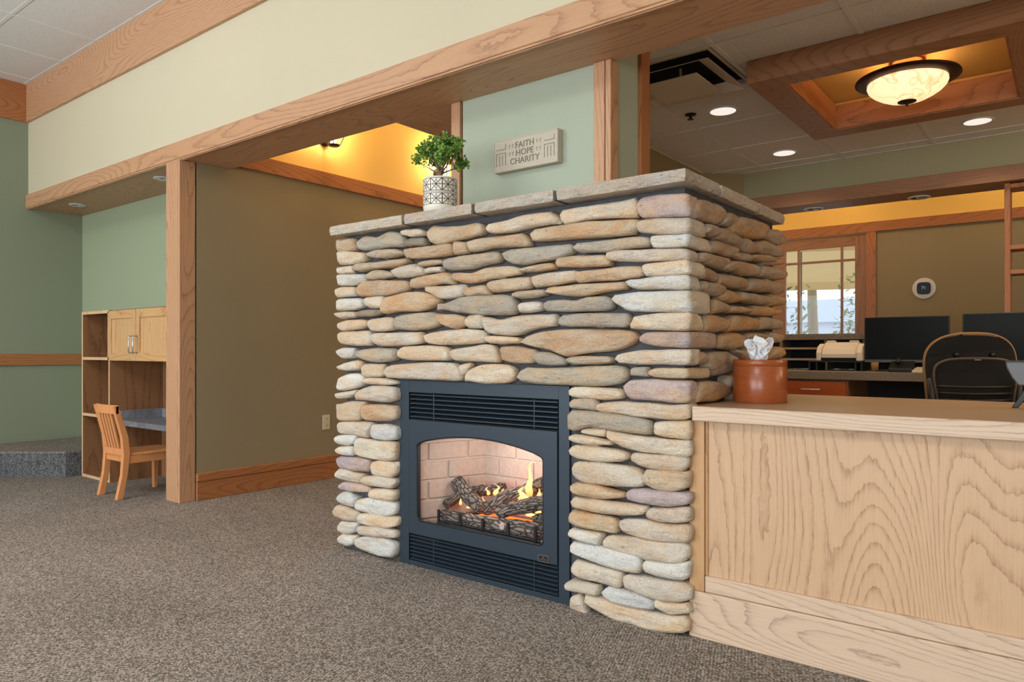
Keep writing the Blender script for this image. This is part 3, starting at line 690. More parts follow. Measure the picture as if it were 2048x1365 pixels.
('C',0,[473,544,492,572,601,580,740,575,781,560,794,517,757,502,637,492,520,494,477,513]),
('T',2442,[773,545,790,571,854,574,959,582,962,551,947,524,894,498,830,500,781,520]),
('T',0,[468,468,492,491,583,492,689,479,710,469,672,450,583,438,482,446]),
('P',2442,[704,469,723,493,790,501,886,502,959,509,959,469,886,447,773,444,715,452]),
('C',0,[470,417,487,436,583,439,706,439,798,440,806,430,781,406,689,390,565,386,477,392]),
('C',2415,[787,413,806,436,886,445,959,456,959,407,917,394,838,389,794,395]),
('T',0,[460,352,477,382,565,382,654,378,679,368,676,322,601,318,501,322,465,332]),
('C',2446,[680,352,693,379,773,389,886,387,959,394,959,339,901,321,798,315,698,325]),
('W',0,[460,292,477,312,547,313,610,311,612,288,597,263,520,266,468,277]),
('C',2415,[610,273,646,311,740,320,870,323,947,330,962,306,955,280,909,254,798,241,689,252,628,260]),
('W',0,[463,232,482,261,565,265,672,260,765,254,773,225,769,193,689,183,583,194,492,210]),
('W',2433,[773,222,790,243,870,252,959,265,959,213,925,194,838,190,781,197]),
('C',0,[471,154,492,191,583,187,680,182,699,174,689,120,601,120,501,124]),
('C',2381,[702,167,715,177,822,183,932,190,951,179,951,137,917,114,822,106,732,116,702,129]),
('W',0,[447,86,473,111,538,116,597,112,597,73,529,69,458,68]),
('W',0,[610,95,637,118,706,119,798,111,830,96,822,72,757,60,663,60,619,78]),
('C',2424,[830,104,870,108,932,115,959,124,959,88,894,67,838,80]),
('C',0,[459,8,473,47,515,68,533,32,552,-15,501,-14,463,-7]),
('C',2407,[533,52,556,68,637,66,757,62,886,65,959,78,959,21,901,4,790,-9,654,-3,565,20]),
]
SIDE_STONES = [
('B',0,[2402,1520,2427,1541,2512,1552,2638,1551,2686,1526,2676,1499,2601,1472,2494,1469,2402,1473]),
('B',0,[2638,1486,2686,1533,2755,1542,2816,1526,2806,1498,2715,1479]),
('O',0,[2725,1472,2806,1533,2923,1546,3108,1556,3177,1545,3157,1509,3084,1476,2923,1460]),
('B',0,[3144,1500,3182,1534,3312,1551,3422,1534,3422,1499,3312,1476,3182,1483]),
('B',0,[2469,1431,2503,1464,2592,1466,2601,1442,2556,1418]),
('B',0,[2587,1429,2620,1468,2715,1471,2806,1457,2841,1431,2816,1405,2696,1414]),
('B',0,[2816,1420,2848,1458,2923,1460,3002,1446,3018,1419,2945,1397,2858,1398]),
('B',0,[2990,1424,3013,1459,3132,1480,3312,1473,3388,1464,3380,1433,3259,1418,3084,1414]),
('B',0,[2521,1365,2556,1411,2676,1418,2796,1414,2816,1401,2755,1364,2620,1365]),
('B',0,[2755,1376,2796,1391,2923,1401,2979,1387,2968,1370,2837,1361]),
('B',0,[2950,1388,3036,1409,3182,1421,3238,1414,3233,1396,3108,1378,2979,1375]),
('B',0,[3108,1376,3233,1413,3339,1424,3399,1417,3380,1398,3259,1379]),
('B',0,[2430,1342,2460,1355,2583,1358,2715,1360,2735,1340,2696,1314,2583,1308,2435,1315]),
('B',0,[2657,1318,2745,1352,2796,1354,2796,1327,2735,1307]),
('B',0,[2745,1330,2796,1357,2923,1366,3036,1361,3055,1334,2990,1311,2837,1304]),
('B',0,[3048,1326,3072,1364,3233,1377,3394,1377,3422,1357,3394,1328,3233,1314,3084,1312]),
('B',0,[2452,1268,2494,1307,2583,1294,2616,1275,2601,1254,2529,1257]),
('B',0,[2601,1259,2620,1293,2755,1299,2923,1296,2945,1274,2923,1251,2775,1246,2629,1251]),
('B',0,[2923,1260,2945,1297,3036,1308,3182,1304,3228,1282,3207,1259,3084,1247,2945,1246]),
('B',0,[3207,1263,3144,1307,3312,1313,3408,1303,3399,1267,3285,1251]),
('B',0,[2444,1227,2469,1255,2565,1253,2686,1244,2667,1221,2601,1202,2494,1210]),
('O',0,[2620,1203,2676,1236,2755,1237,2837,1220,2827,1196,2735,1183,2648,1187]),
('B',0,[2816,1207,2837,1238,2968,1240,3182,1241,3194,1208,3084,1194,2880,1195]),
('O',0,[3169,1202,3194,1250,3312,1253,3408,1241,3399,1210,3259,1200]),
('O',0,[2556,1143,2565,1192,2657,1187,2715,1176,2711,1157,2638,1143]),
('O',0,[2706,1157,2735,1177,2858,1180,2950,1176,2945,1161,2816,1148,2725,1146]),
('O',0,[2945,1160,2990,1189,3157,1195,3352,1190,3366,1173,3259,1154,3060,1148,2956,1151]),
('O',0,[2469,1078,2491,1128,2620,1135,2725,1121,2715,1083,2601,1068,2512,1068]),
('O',0,[2706,1083,2755,1140,2923,1144,3048,1136,3065,1108,3013,1086,2858,1079]),
('B',0,[3048,1095,3084,1145,3233,1148,3380,1138,3394,1117,3339,1096,3157,1094]),
('O',0,[2620,1013,2629,1056,2755,1073,2858,1071,2897,1045,2880,1018,2775,1002,2657,1006]),
('B',0,[2890,1056,2968,1075,3108,1078,3177,1065,3169,1044,2990,1044]),
('B',0,[3157,1048,3194,1082,3312,1084,3366,1064,3339,1037,3233,1032]),
('B',0,[2386,955,2410,995,2477,998,2512,974,2494,950,2427,948]),
('B',0,[2503,960,2529,995,2715,998,2806,979,2827,941,2715,913,2583,902,2521,932]),
('B',0,[2796,1002,2869,1002,2890,967,2841,968]),
('B',0,[2869,971,2890,1014,2968,1022,3084,1010,3108,969,2968,963]),
('O',0,[3157,969,3259,1019,3352,1016,3380,985,3339,963]),
('O',0,[2386,828,2435,886,2529,890,2657,882,2725,854,2715,825,2565,811,2410,814]),
('B',0,[2667,871,2686,907,2755,912,2923,900,2923,846,2735,850]),
('B',0,[2735,842,2775,844,2968,832,2968,798,2745,805]),
('B',0,[2968,955,3312,951,3312,899,2968,907]),
('B',0,[2968,899,3394,884,3394,835,2968,848]),
('B',0,[2990,839,3394,822,3394,795,2990,803]),
]

FX0, FX1, FY0, FY1, FT = -2.905, -1.072, 2.376, 3.32, 1.575
IX0, IX1, IZ = -2.505, -1.548, .861    # insert opening
fp = thing('stone_fireplace', (-1.99, 2.85, 0), 'stacked fieldstone fireplace with dark mortar and stone slab mantel', 'fireplace')
core = MB().box(FX0, IX0, FY0, FY1, 0, FT).box(IX1, FX1, FY0, FY1, 0, FT).box(IX0, IX1, FY0, FY1, IZ, FT).box(IX0, IX1, 2.90, FY1, 0, IZ)
part('mortar_core', core, 'mortar', fp)
random.seed(11)
def catmull(pts, n):
    m = len(pts); out = []
    L = [ (Vector(pts[(i+1) % m]) - Vector(pts[i])).length for i in range(m)]; tot = sum(L)
    for k in range(n):
        s = tot*k/n; i = 0
        while s > L[i]: s -= L[i]; i += 1
        t = s/L[i]
        p0, p1, p2, p3 = [Vector(pts[(i+j) % m]) for j in (-1, 0, 1, 2)]
        q = 0.5*((2*p1) + (p2-p0)*t + (2*p0-5*p1+4*p2-p3)*t*t + (3*p1-p0-3*p2+p3)*t**3)
        out.append(q*0.4 + (p1+(p2-p1)*t)*0.6)
    return out
def blunt(pts):
    """a stone end drawn as a single point becomes a short blunt end"""
    us = [p[0] for p in pts]; vs_ = [p[1] for p in pts]; hu = (max(us)-min(us))/2; hv = (max(vs_)-min(vs_))/2
    if hu < hv*1.3: return pts
    for ext in (min, max):
        e = ext(us); near = [i for i, p in enumerate(pts) if abs(p[0]-e) < .10*hu]
        if len(near) == 1:
            i = near[0]; p = pts[i]; a, b = pts[i-1], pts[(i+1) % len(pts)]
            k = .34*hv*(1 if a[1] > b[1] else -1)
            pts = pts[:i] + [(p[0], p[1]+k), (p[0], p[1]-k)] + pts[i+1:]
    return pts
def stone_mesh(outline, bulge, back, seed, tomap, n=30, corner=False, square=0.6):
    """pillow-shaped stone: rings of the outline, tapered back into the mortar and rounded on its face"""
    pts = catmull(blunt(outline), n)
    us = [p.x for p in pts]; vs_ = [p.y for p in pts]
    cu, cv = (min(us)+max(us))/2, (min(vs_)+max(vs_))/2; hu, hv = (max(us)-min(us))/2, (max(vs_)-min(vs_))/2
    R = min(hv*.62, hu*.5, 0.020)
    rings = [(-.004, -back)] if not corner else [(.012, -back), (.0, -back+.014)]
    rings += [(0.0, -.006), (0.0, .0)]
    for a in (25, 48, 68, 84):
        rr = math.radians(a); rings.append((R*(1-math.cos(rr)), bulge*math.sin(rr)))
    nr = len(rings)
    rings += [(.70, bulge*1.06), (.36, bulge*1.09)]
    verts = []
    for ri, (ins, dep) in enumerate(rings):
        if ri < nr: fu = max(0.02, 1-ins/hu); fv = max(0.04, 1-ins/hv)
        else: fu, fv = (1-R/hu)*ins, (1-R/hv)*ins
        for p in pts:
            u, v = cu+(p.x-cu)*fu, cv+(p.y-cv)*fv
            nz = noise.noise(Vector((u*9+seed, v*16, seed*1.7)))*.011 + noise.noise(Vector((u*26, v*38+seed, seed)))*.0045
            nu = noise.noise(Vector((u*12, v*20+seed*3, dep*20)))*.003
            verts.append(tomap(u+nu, v+nu*.7, dep+(nz if dep > -.005 else 0)))
    faces = []
    for i in range(len(rings)-1):
        faces += [(i*n+k, i*n+(k+1) % n, (i+1)*n+(k+1) % n, (i+1)*n+k) for k in range(n)]
    L0 = (len(rings)-1)*n; ctr = sum((Vector(q) for q in verts[L0:L0+n]), Vector())/n; verts.append(tuple(ctr))
    faces += [(L0+k, L0+(k+1) % n, L0+n) for k in range(n)] + [tuple(range(n))[::-1]]
    return MB().add(verts, faces)
YS = 2.352
def add_stone(mb, c):
    o = part('stone', mb, 'stone_'+c, fp, smooth=True)
    for p in o.data.polygons:
        if len(p.vertices) > 5: p.use_smooth = True
    # origin at the stone itself so that its texture is its own
    cc = sum((v.co for v in o.data.vertices), Vector())/len(o.data.vertices)
    o.data.transform(Matrix.Translation(-cc)); o.location = cc
    return o
def corner_block(pts, depth, seed):
    """a stone that turns the corner: front outline carried back along the side, all edges rounded"""
    us = [p[0] for p in pts]; vs_ = [p[1] for p in pts]
    xr = -1.040 + .010*noise.noise(Vector((seed, 0, 0)))
    pts = [(xr if p[0] > max(us)-.012 else p[0], p[1]) for p in pts]
    n = 30; pp = catmull(blunt(pts), n)
    us = [p.x for p in pp]; cu = (min(us)+max(us))/2; hu = (max(us)-min(us))/2
    vv = [p.y for p in pp]; cv = (min(vv)+max(vv))/2; hv = (max(vv)-min(vv))/2
    y0 = YS-.018; y1 = max(y0+.09, depth); R = min(hv*.6, .022)
    rings = []
    for a in (86, 66, 44, 22, 0): rr = math.radians(a); rings.append((R*(1-math.cos(math.radians(90-a))) if False else R*(1-math.cos(rr)) , y0+R*(1-math.sin(rr))))
    rings = [(-.36, y0-.002), (-.70, y0-.001)] + rings
    nm = 4
    for i in range(1, nm): rings.append((0, y0+R+(y1-y0-2*R)*i/nm))
    for a in (0, 22, 44, 66, 86): rr = math.radians(a); rings.append((R*(1-math.cos(rr)), y1-R*(1-math.sin(rr))))
    rings.append((-.7, y1)); rings.append((-.36, y1))
    verts = []
    for ins, y in rings:
        fu = max(0.03, 1-ins/hu); fv = max(0.04, 1-ins/hv)
        if ins < 0: fu, fv = -ins*(1-R/hu), -ins*(1-R/hv)
        for p in pp:
            u, v = cu+(p.x-cu)*fu, cv+(p.y-cv)*fv
            q = Vector((u*11+seed, y*11, v*18))
            verts.append((u+noise.noise(q)*.010 + noise.noise(q*2.7)*.004, y+noise.noise(q+Vector((9, 9, 9)))*.009+noise.noise(q*2.7+Vector((5,5,5)))*.004, v+noise.noise(q+Vector((3, 7, 1)))*.004))
    faces = []
    for i in range(len(rings)-1): faces += [(i*n+k, i*n+(k+1) % n, (i+1)*n+(k+1) % n, (i+1)*n+k) for k in range(n)]
    for L0 in (0, (len(rings)-1)*n):
        verts.append(tuple(sum((Vector(q) for q in verts[L0:L0+n]), Vector())/n)); faces += [(L0+k, L0+(k+1) % n, len(verts)-1) for k in range(n)]
    return MB().add(verts, faces)
LEFT_EDGE = []
for i, (c, e, f) in enumerate(FRONT_STONES):
    pts = [(f[k]/1000-2, f[k+1]/1000) for k in range(0, len(f), 2)]
    if e:
        add_stone(corner_block(pts, e/1000, i*3.1), c)
    else:
        xm = min(p[0] for p in pts)
        if xm < -2.88:      # turns the left corner
            hgt = max(p[1] for p in pts)-min(p[1] for p in pts); LEFT_EDGE.append((min(p[1] for p in pts), max(p[1] for p in pts)))
            back = random.uniform(.10, .22)
            add_stone(stone_mesh(pts, .024, back, i*3.1, lambda u, v, d: (u, YS-d, v), corner=True), c)
        else:
            add_stone(stone_mesh(pts, random.uniform(.018, .028), .035, i*3.1, lambda u, v, d: (u, YS-d, v)), c)
for i, (c, e, f) in enumerate(SIDE_STONES):
    pts = [(f[k]/1000, f[k+1]/1000) for k in range(0, len(f), 2)]
    add_stone(stone_mesh(pts, random.uniform(.022, .034), .03, 400+i*3.1, lambda u, v, d: (-1.058+d, u, v)), c)
# left return of the chimney breast, seen only from the hall side
z = .03
rs = random.Random(5)
while z < 1.52:
    h = rs.uniform(.055, .09); y = 2.56
    while y < 3.28:
        w = min(rs.uniform(.12, .30), 3.32-y)
        o_ = [(y+.006, z+.01), (y+.02, z+.003), (y+w-.03, z+.002), (y+w-.008, z+.015), (y+w-.006, z+h-.014), (y+w-.03, z+h-.004), (y+.03, z+h-.005), (y+.008, z+h-.018)]
        add_stone(stone_mesh(o_, .026, .02, z*90+y*40, lambda u, v, d: (FX0-.012-d, u, v), n=16), rs.choice('CTGCB'))
        y += w
    z += h
# band of mortar and the mantel slabs
part('mortar_cap', B(FX0+.01, FX1-.012, FY0+.01, FY1, FT, FT+.012), 'mortar', fp)
MZ0, MZ1 = 1.578, 1.622
MX0, MX1, MY0, MY1 = -2.933, -1.028, 2.285, 3.36
def slab(x0, x1, y0, y1, seed):
    """rough-edged cast slab"""
    nx, ny = max(2, int((x1-x0)/.03)), max(2, int((y1-y0)/.03)); mb = MB(); zs = [MZ0, MZ0+.014, MZ0+.030, MZ1]
    per = [(x0+(x1-x0)*i/nx, y0) for i in range(nx)] + [(x1, y0+(y1-y0)*j/ny) for j in range(ny)] + [(x1-(x1-x0)*i/nx, y1) for i in range(nx)] + [(x0, y1-(y1-y0)*j/ny) for j in range(ny)]
    n = len(per); vs = []
    for zi, zz in enumerate(zs):
        for (x, y) in per:
            q = Vector((x*22+seed, y*22, zz*60)); k = noise.noise(q)*.005+noise.noise(q*2.5)*.002
            ed = .004 if zi in (0, 3) else 0
            dx = (1 if x < (x0+x1)/2 else -1)*(abs(k)+ed) if abs(x-x0) < 1e-6 or abs(x-x1) < 1e-6 else 0
            dy = (1 if y < (y0+y1)/2 else -1)*(abs(k)+ed) if abs(y-y0) < 1e-6 or abs(y-y1) < 1e-6 else 0
            vs.append((x+dx, y+dy, zz + (noise.noise(q*.5)*.002 if zi in (0, 3) else 0)))
    fs = []
    for i in range(3): fs += [(i*n+k, i*n+(k+1) % n, (i+1)*n+(k+1) % n, (i+1)*n+k) for k in range(n)]
    fs += [tuple(range(n))[::-1], tuple(range(3*n, 4*n))]
    return mb.add(vs, fs)
J1, J2, J3, J4 = -2.4045, -1.9824, -1.5656, -1.5656
K1, K2 = 2.6024, 3.0188
g = .007
for i, (a, b, c_, d_) in enumerate([(MX0, J1-g, MY0, 2.62), (J1+g, J2-g, MY0, 2.62), (J2+g, J3-g, MY0, 2.62), (J3+g, MX1, MY0, K1-g),
      (-1.40, MX1, K1+g, K2-g), (-1.40, MX1, K2+g, MY1), (MX0, -2.45, 2.634, 3.0), (MX0, -2.45, 3.014, MY1)]):
    if i == 3: part('mantel_slab', slab(a, b, c_, d_, i*5), 'stone_M', fp)
    else: part('mantel_slab', slab(a, b, c_, d_, i*5), 'stone_M', fp)
part('mantel_joint', B(MX0+.02, MX1-.02, MY0+.012, MY1-.02, MZ0+.004, MZ1-.006), 'mortar', fp)

# ---- the gas insert
ins = thing('gas_fireplace_insert', (-2.03, 2.36, 0), 'black steel gas fireplace insert with arched glass and burning logs', 'fireplace insert')
Y0 = 2.362
for bb in ((IX0, IX0+.062, Y0, Y0+.03, 0, IZ), (IX1-.05, IX1, Y0, Y0+.03, 0, IZ), (IX0+.062, IX1-.05, Y0+.001, Y0+.03, .806, IZ), (IX0+.062, IX1-.05, Y0+.001, Y0+.03, 0, .022)):
    part('surround', B(*bb), 'steel', ins, .001)
DX0, DX1 = IX0+.068, IX1-.054
part('cavity', B(DX0, DX1, Y0+.045, Y0+.055, .682, .81).box(DX0, DX1, Y0+.012, Y0+.055, .680, .684), 'dark_hole', ins); part('cavity', B(DX0, DX1, Y0+.045, Y0+.055, .02, .10), 'dark_hole', ins)
def slats(z0, z1, n, tilt):
    for i in range(n):
        z = z0+(z1-z0)*(i+.5)/n; h = (z1-z0)/n*.62
        part('louver_slat', MB().prism([(Y0+.002, z+h*.10), (Y0+.002, z-h*.24), (Y0+.006, z-h*.24), (Y0+.040, z+h*.6), (Y0+.038, z+h*.85)], DX0+.002, DX1-.002, 'x'), 'steel', ins)
slats(.684, .806, 6, 1); slats(.022, .146, 7, 1)
for x in (-2.2911, -1.7249):
    part('louver_rod', MB().tube([(x, Y0+.010, .684), (x, Y0+.010, .802)], .003, 6).tube([(x, Y0+.010, .022), (x, Y0+.010, .144)], .003, 6), 'steel', ins)
# door with the arched opening: a frame between the outer rectangle and the arch
dz0, dz1 = .150, .680
wx0, wx1, wz0, wz1, wzt = -2.386, -1.672+.003, .212, .576, .624
def arch(off):
    x0, x1, z0, z1, zt = wx0+off, wx1-off, wz0+off, wz1-off*.6, wzt-off; r = .022; pts = []
    def arc(cx, cz, a0, a1):
        for k in range(5): a = math.radians(a0+(a1-a0)*k/4); pts.append((cx+r*math.cos(a), cz+r*math.sin(a)))
    arc(x0+r, z0+r, 180, 270); arc(x1-r, z0+r, 270, 360)
    arc(x1-r, z1-r, 0, 70)
    for k in range(1, 20):
        u = k/20; x = x1-r*.6+(x0-x1+r*1.2)*u; pts.append((x, z1+(zt-z1)*math.sin(PI*u)**.8))
    arc(x0+r, z1-r, 110, 180); return pts
inner = arch(0); N = len(inner)
cxm, czm = (wx0+wx1)/2, (wz0+wz1)/2
def outer_pt(p):
    dx, dz = p[0]-cxm, p[1]-czm; tx = ((DX1 if dx > 0 else DX0)-cxm)/dx if abs(dx) > 1e-6 else 1e9; tz = ((dz1 if dz > 0 else dz0)-czm)/dz if abs(dz) > 1e-6 else 1e9
    t_ = min(tx, tz); return (cxm+dx*t_, czm+dz*t_)
outp = [outer_pt(p) for p in inner]
for cxx, czz in ((DX0, dz0), (DX1, dz0), (DX1, dz1), (DX0, dz1)):
    k = min(range(N), key=lambda i: (outp[i][0]-cxx)**2+(outp[i][1]-czz)**2); outp[k] = (cxx, czz)
yd0, yd1 = Y0-.006, Y0+.022
vs = [(p[0], yd0, p[1]) for p in inner] + [(p[0], yd0, p[1]) for p in outp] + [(p[0], yd1, p[1]) for p in inner] + [(p[0], yd1, p[1]) for p in outp]
fs = []
for i in range(N):
    j = (i+1) % N
    fs += [(i, j, N+j, N+i), (2*N+i, 3*N+i, 3*N+j, 2*N+j), (i, 2*N+i, 2*N+j, j), (N+i, N+j, 3*N+j, 3*N+i)]
dr = part('door_frame', MB().add(vs, fs), 'steel', ins, .0015)
gk = arch(-.001); 
part('gasket', MB().tube([(p[0], yd0+.004, p[1]) for p in arch(.003)], .003, 6, closed=True), 'black', dr, smooth=True)
part('glass_pane', MB().prism(arch(-.006), yd1-.006, yd1-.002, 'y'), 'glass', dr)
part('corner_clip', MB().prism([(wx1-.018+.008*math.cos(a), wz0+.015+.008*math.sin(a)) for a in [k*PI/6 for k in range(12)]], yd1-.011, yd1-.007, 'y'), 'grey_plastic', dr)
bx = (-1.6676,2.356,0.1658)
bz = bx[2]
npl = part('name_plate', B(bx[0]-.0255, bx[0]+.0255, yd0-.0015, yd0, bz-.014, bz+.014), 'black', ins)
part('plate_border', MB().box(bx[0]-.0255, bx[0]+.0255, yd0-.0022, yd0-.0015, bz+.0115, bz+.014).box(bx[0]-.0255, bx[0]+.0255, yd0-.0022, yd0-.0015, bz-.014, bz-.0115)
     .box(bx[0]-.0255, bx[0]-.023, yd0-.0022, yd0-.0015, bz-.0115, bz+.0115).box(bx[0]+.023, bx[0]+.0255, yd0-.0022, yd0-.0015, bz-.0115, bz+.0115), 'chrome', npl)
part('plate_mark', MB().prism([(bx[0]-.004, bz+.002), (bx[0]+.004, bz+.002), (bx[0], bz+.010)], yd0-.0022, yd0-.0015, 'y'), 'chrome', npl)
def text_mesh(body, size, depth, loc, rot, mat, root, name='lettering', align='CENTER', bold=0.0):
    cu = bpy.data.curves.new(name, 'FONT'); cu.body = body; cu.size = size; cu.extrude = depth; cu.align_x = align; cu.align_y = 'CENTER'; cu.offset = bold; cu.resolution_u = 3
    tmp = bpy.data.objects.new(name, cu); COL.objects.link(tmp)
    dg = bpy.context.evaluated_depsgraph_get(); dg.update(); me = bpy.data.meshes.new_from_object(tmp.evaluated_get(dg))
    bpy.data.objects.remove(tmp); o = bpy.data.objects.new(name, me); COL.objects.link(o)
    me.materials.clear(); me.materials.append(M[mat] if isinstance(mat, str) else mat)
    me.transform(Matrix.Translation(Vector(loc)) @ rot.to_4x4())
    org = Vector(); r = root
    while r is not None: org += r.location; r = r.parent
    me.transform(Matrix.Translation(-org)); o.parent = root; return o
FACE = Matrix.Rotation(PI/2, 3, 'X')       # text standing up, read from -Y
text_mesh('NAPOLEON', .0072, .0003, (bx[0], yd0-.0018, bz-.004), FACE, 'chrome', npl)

# firebox: splayed brick liner
BX0, BX1, CX0, CX1, BY0, BY1 = -2.42, -1.60, -2.285, -1.70, Y0+.03, 2.735
box_ = MB()
for (x0, y0, x1, y1) in ((BX0, BY0, CX0, BY1), (CX0, BY1, CX1, BY1), (CX1, BY1, BX1, BY0)):
    box_.add([(x0, y0, .10), (x1, y1, .10), (x1, y1, .68), (x0, y0, .68)], [(0, 1, 2, 3)])
part('liner', box_, 'brickmortar', ins)
part('firebox_shell', MB().add([(BX0, BY0-.006, .678), (CX0, BY1, .678), (CX1, BY1, .678), (BX1, BY0-.006, .678), (BX0, BY0, .10), (CX0, BY1, .10), (CX1, BY1, .10), (BX1, BY0, .10)], [(0, 1, 2, 3), (4, 7, 6, 5)]), 'soot', ins)
def brick_wall(x0, y0, x1, y1, off):
    d = Vector((x1-x0, y1-y0, 0)); L = d.length; d.normalize(); nrm = Vector((d.y, -d.x, 0))
    if nrm.dot(Vector((-2.0, 2.4, 0))-Vector((x0, y0, 0))) < 0: nrm = -nrm
    zc = .118; row = 0
    while zc < .675:
        z1 = min(zc+.083, .675); s = -off - (.0 if row % 2 else .105)
        while s < L:
            a, b = max(0.002, s+.004), min(L-.002, s+.206)
            if b-a > .012 and z1-zc > .01:
                p0 = Vector((x0, y0, 0))+d*a; p1 = Vector((x0, y0, 0))+d*b
                bk = [(p0.x, p0.y), (p1.x, p1.y), (p1.x+nrm.x*.009, p1.y+nrm.y*.009), (p0.x+nrm.x*.009, p0.y+nrm.y*.009)]
                part('brick', MB().prism(bk, zc, z1), 'brick', ins, .004)
            s += .21
        zc += .091; row += 1
brick_wall(CX0, BY1, CX1, BY1, .12); brick_wall(BX0, BY0, CX0, BY1, .05); brick_wall(CX1, BY1, BX1, BY0, .06)

def log(name, p0, p1, r0, r1, seed, n=20, m=24):
    p0, p1 = Vector(p0), Vector(p1); d = p1-p0; L = d.length; vs = []; fs = []
    for i in range(m+1):
        u = i/m; c = Vector((L*u, noise.noise(Vector((u*2.5, seed, 0)))*.016, noise.noise(Vector((u*2.5, 0, seed)))*.014))
        r = (r0+(r1-r0)*u)*(0.80 if i in (0, m) else 1)
        for k in range(n):
            a = 2*PI*k/n; q = Vector((u*6+seed, math.cos(a)*1.6, math.sin(a)*1.6))
            rr = r*(1+.20*noise.noise(q)+.12*noise.noise(q*3.1)+.14*noise.noise(Vector((u*1.5, math.cos(a)*5+seed, math.sin(a)*5))))
            vs.append(c+Vector((0, math.cos(a), math.sin(a)))*rr)
    for i in range(m): fs += [(i*n+k, i*n+(k+1) % n, (i+1)*n+(k+1) % n, (i+1)*n+k) for k in range(n)]
    fs += [tuple(range(n))[::-1], tuple(range(m*n, m*n+n))]
    o = part(name, MB().add(vs, fs), 'log', None, smooth=True); o.parent = ins
    o.rotation_mode = 'QUATERNION'; o.rotation_quaternion = Vector((1, 0, 0)).rotation_difference(d.normalized()); o.location = p0-ins.location
    return o
log('log', (-2.1059,2.5,0.2732), (-1.8268,2.6,0.4261), .034, .030, 1.3)
log('log', (-1.9828,2.47,0.2842), (-1.6637,2.45,0.3875), .028, .034, 4.7)
log('log', (-2.316,2.56,0.3704), (-2.0924,2.47,0.2848), .036, .030, 8.1)
log('log', (-2.3479,2.5,0.2639), (-2.3018,2.58,0.3092), .020, .022, 2.2)
log('log', (-2.2904,2.64,0.3205), (-2.1051,2.66,0.349), .026, .024, 6.4)
log('log', (-2.4049,2.6,0.2688), (-2.3784,2.64,0.3297), .020, .016, 3.2)
fl = log('log', (-2.301,2.44,0.2386), (-1.7296,2.44,0.2436), .026, .036, 9.6, m=30)
e_ = (-1.9224,2.405,0.2464)
part('sawn_knot', MB().tube([(e_[0], e_[1], e_[2]), (e_[0], e_[1]+.03, e_[2])], [.015, .018], 12), 'brick', ins, .002)
log('log', (-1.7464,2.46,0.2706), (-1.7411,2.5,0.306), .045, .036, 12.6)
# bed of embers and the grate
part('ember_bed', MB().prism([(-2.25, 2.47), (-1.70, 2.47), (-1.76, 2.66), (-2.2, 2.66)], .205, .222), 'ember', ins)
part('burner_pan', B(-2.32, -1.66, 2.42, 2.70, .10, .204), 'soot', ins)
gr = MB(); ga, gb = (-2.2932,2.405,0.2092), (-1.6948,2.405,0.2029)
gr.tube([ga, gb], .007, 6); gr.tube([(ga[0], ga[1], ga[2]+.012), (gb[0], gb[1], gb[2]+.012)], .004, 6)
part('grate_rail', gr, 'steel_dark', ins)
for px_, pyt, pyb in ((877, 1020, 1045), (920, 1028, 1052), (965, 1037, 1060), (1015, 1045, 1070), (1070, 1055, 1088)):
    pass
for (a, b) in (((-2.2884,2.4,0.2705), (-2.2884,2.4,0.2154)), ((-2.1562,2.4,0.2705), (-2.1562,2.4,0.2168)), ((-2.0245,2.4,0.267), (-2.0245,2.4,0.2146)), ((-1.8831,2.4,0.2702), (-1.8831,2.4,0.2172)), ((-1.7416,2.4,0.2724), (-1.7416,2.4,0.2065))):
    part('grate_bar', B(a[0]-.006, a[0]+.006, a[1]-.004, a[1]+.006, b[2], a[2]), 'steel_dark', ins, .001)
def flame(p, h, w, seed, lean=0.0):
    prof = [(0, .02), (.07, .55), (.18, 1.0), (.32, .85), (.5, .52), (.7, .30), (.86, .17), (1, .02)]; n = 10; vs = []; fs = []
    p = Vector(p)
    for u, r in prof:
        ox = noise.noise(Vector((u*2.2+seed, 0, 0)))*w*.9*u*2 + lean*u*h; oy = noise.noise(Vector((0, u*2.2+seed, 0)))*w*.6*u
        for k in range(n):
            a = 2*PI*k/n; vs.append((p.x+ox+math.cos(a)*w*r*.5*(1+.25*noise.noise(Vector((u*4, a, seed)))), p.y+oy+math.sin(a)*w*r*.3, p.z+h*u))
    m = len(prof)
    for i in range(m-1): fs += [(i*n+k, i*n+(k+1) % n, (i+1)*n+(k+1) % n, (i+1)*n+k) for k in range(n)]
    part('flame', MB().add(vs, fs), 'flame', ins, smooth=True)
flame((-1.8409,2.5,0.3568), .175, .042, 1, .02); flame((-1.8766,2.49,0.3453), .07, .060, 5, .15); flame((-1.7931,2.5,0.3672), .045, .030, 7)
flame((-2.0948,2.58,0.3253), .062, .036, 2); flame((-2.1595,2.6,0.3188), .045, .022, 3); flame((-2.1312,2.53,0.3012), .03, .02, 9)
flame((-1.7271,2.48,0.406), .10, .04, 4); flame((-2.0594,2.58,0.3343), .035, .03, 12, .2); flame((-2.2608,2.52,0.272), .045, .018, 8); flame((-2.1934,2.5,0.2705), .02, .025, 10)
flame((-1.8114,2.46,0.2949), .028, .06, 14); flame((-1.7644,2.46,0.31), .035, .035, 15)
point('fire_glow', (-1.95, 2.53, .36), 1.3, (1, .45, .18), .05)
point('firebox_light', (-2.0, 2.50, .60), 3.4, (1, .88, .78), .06)

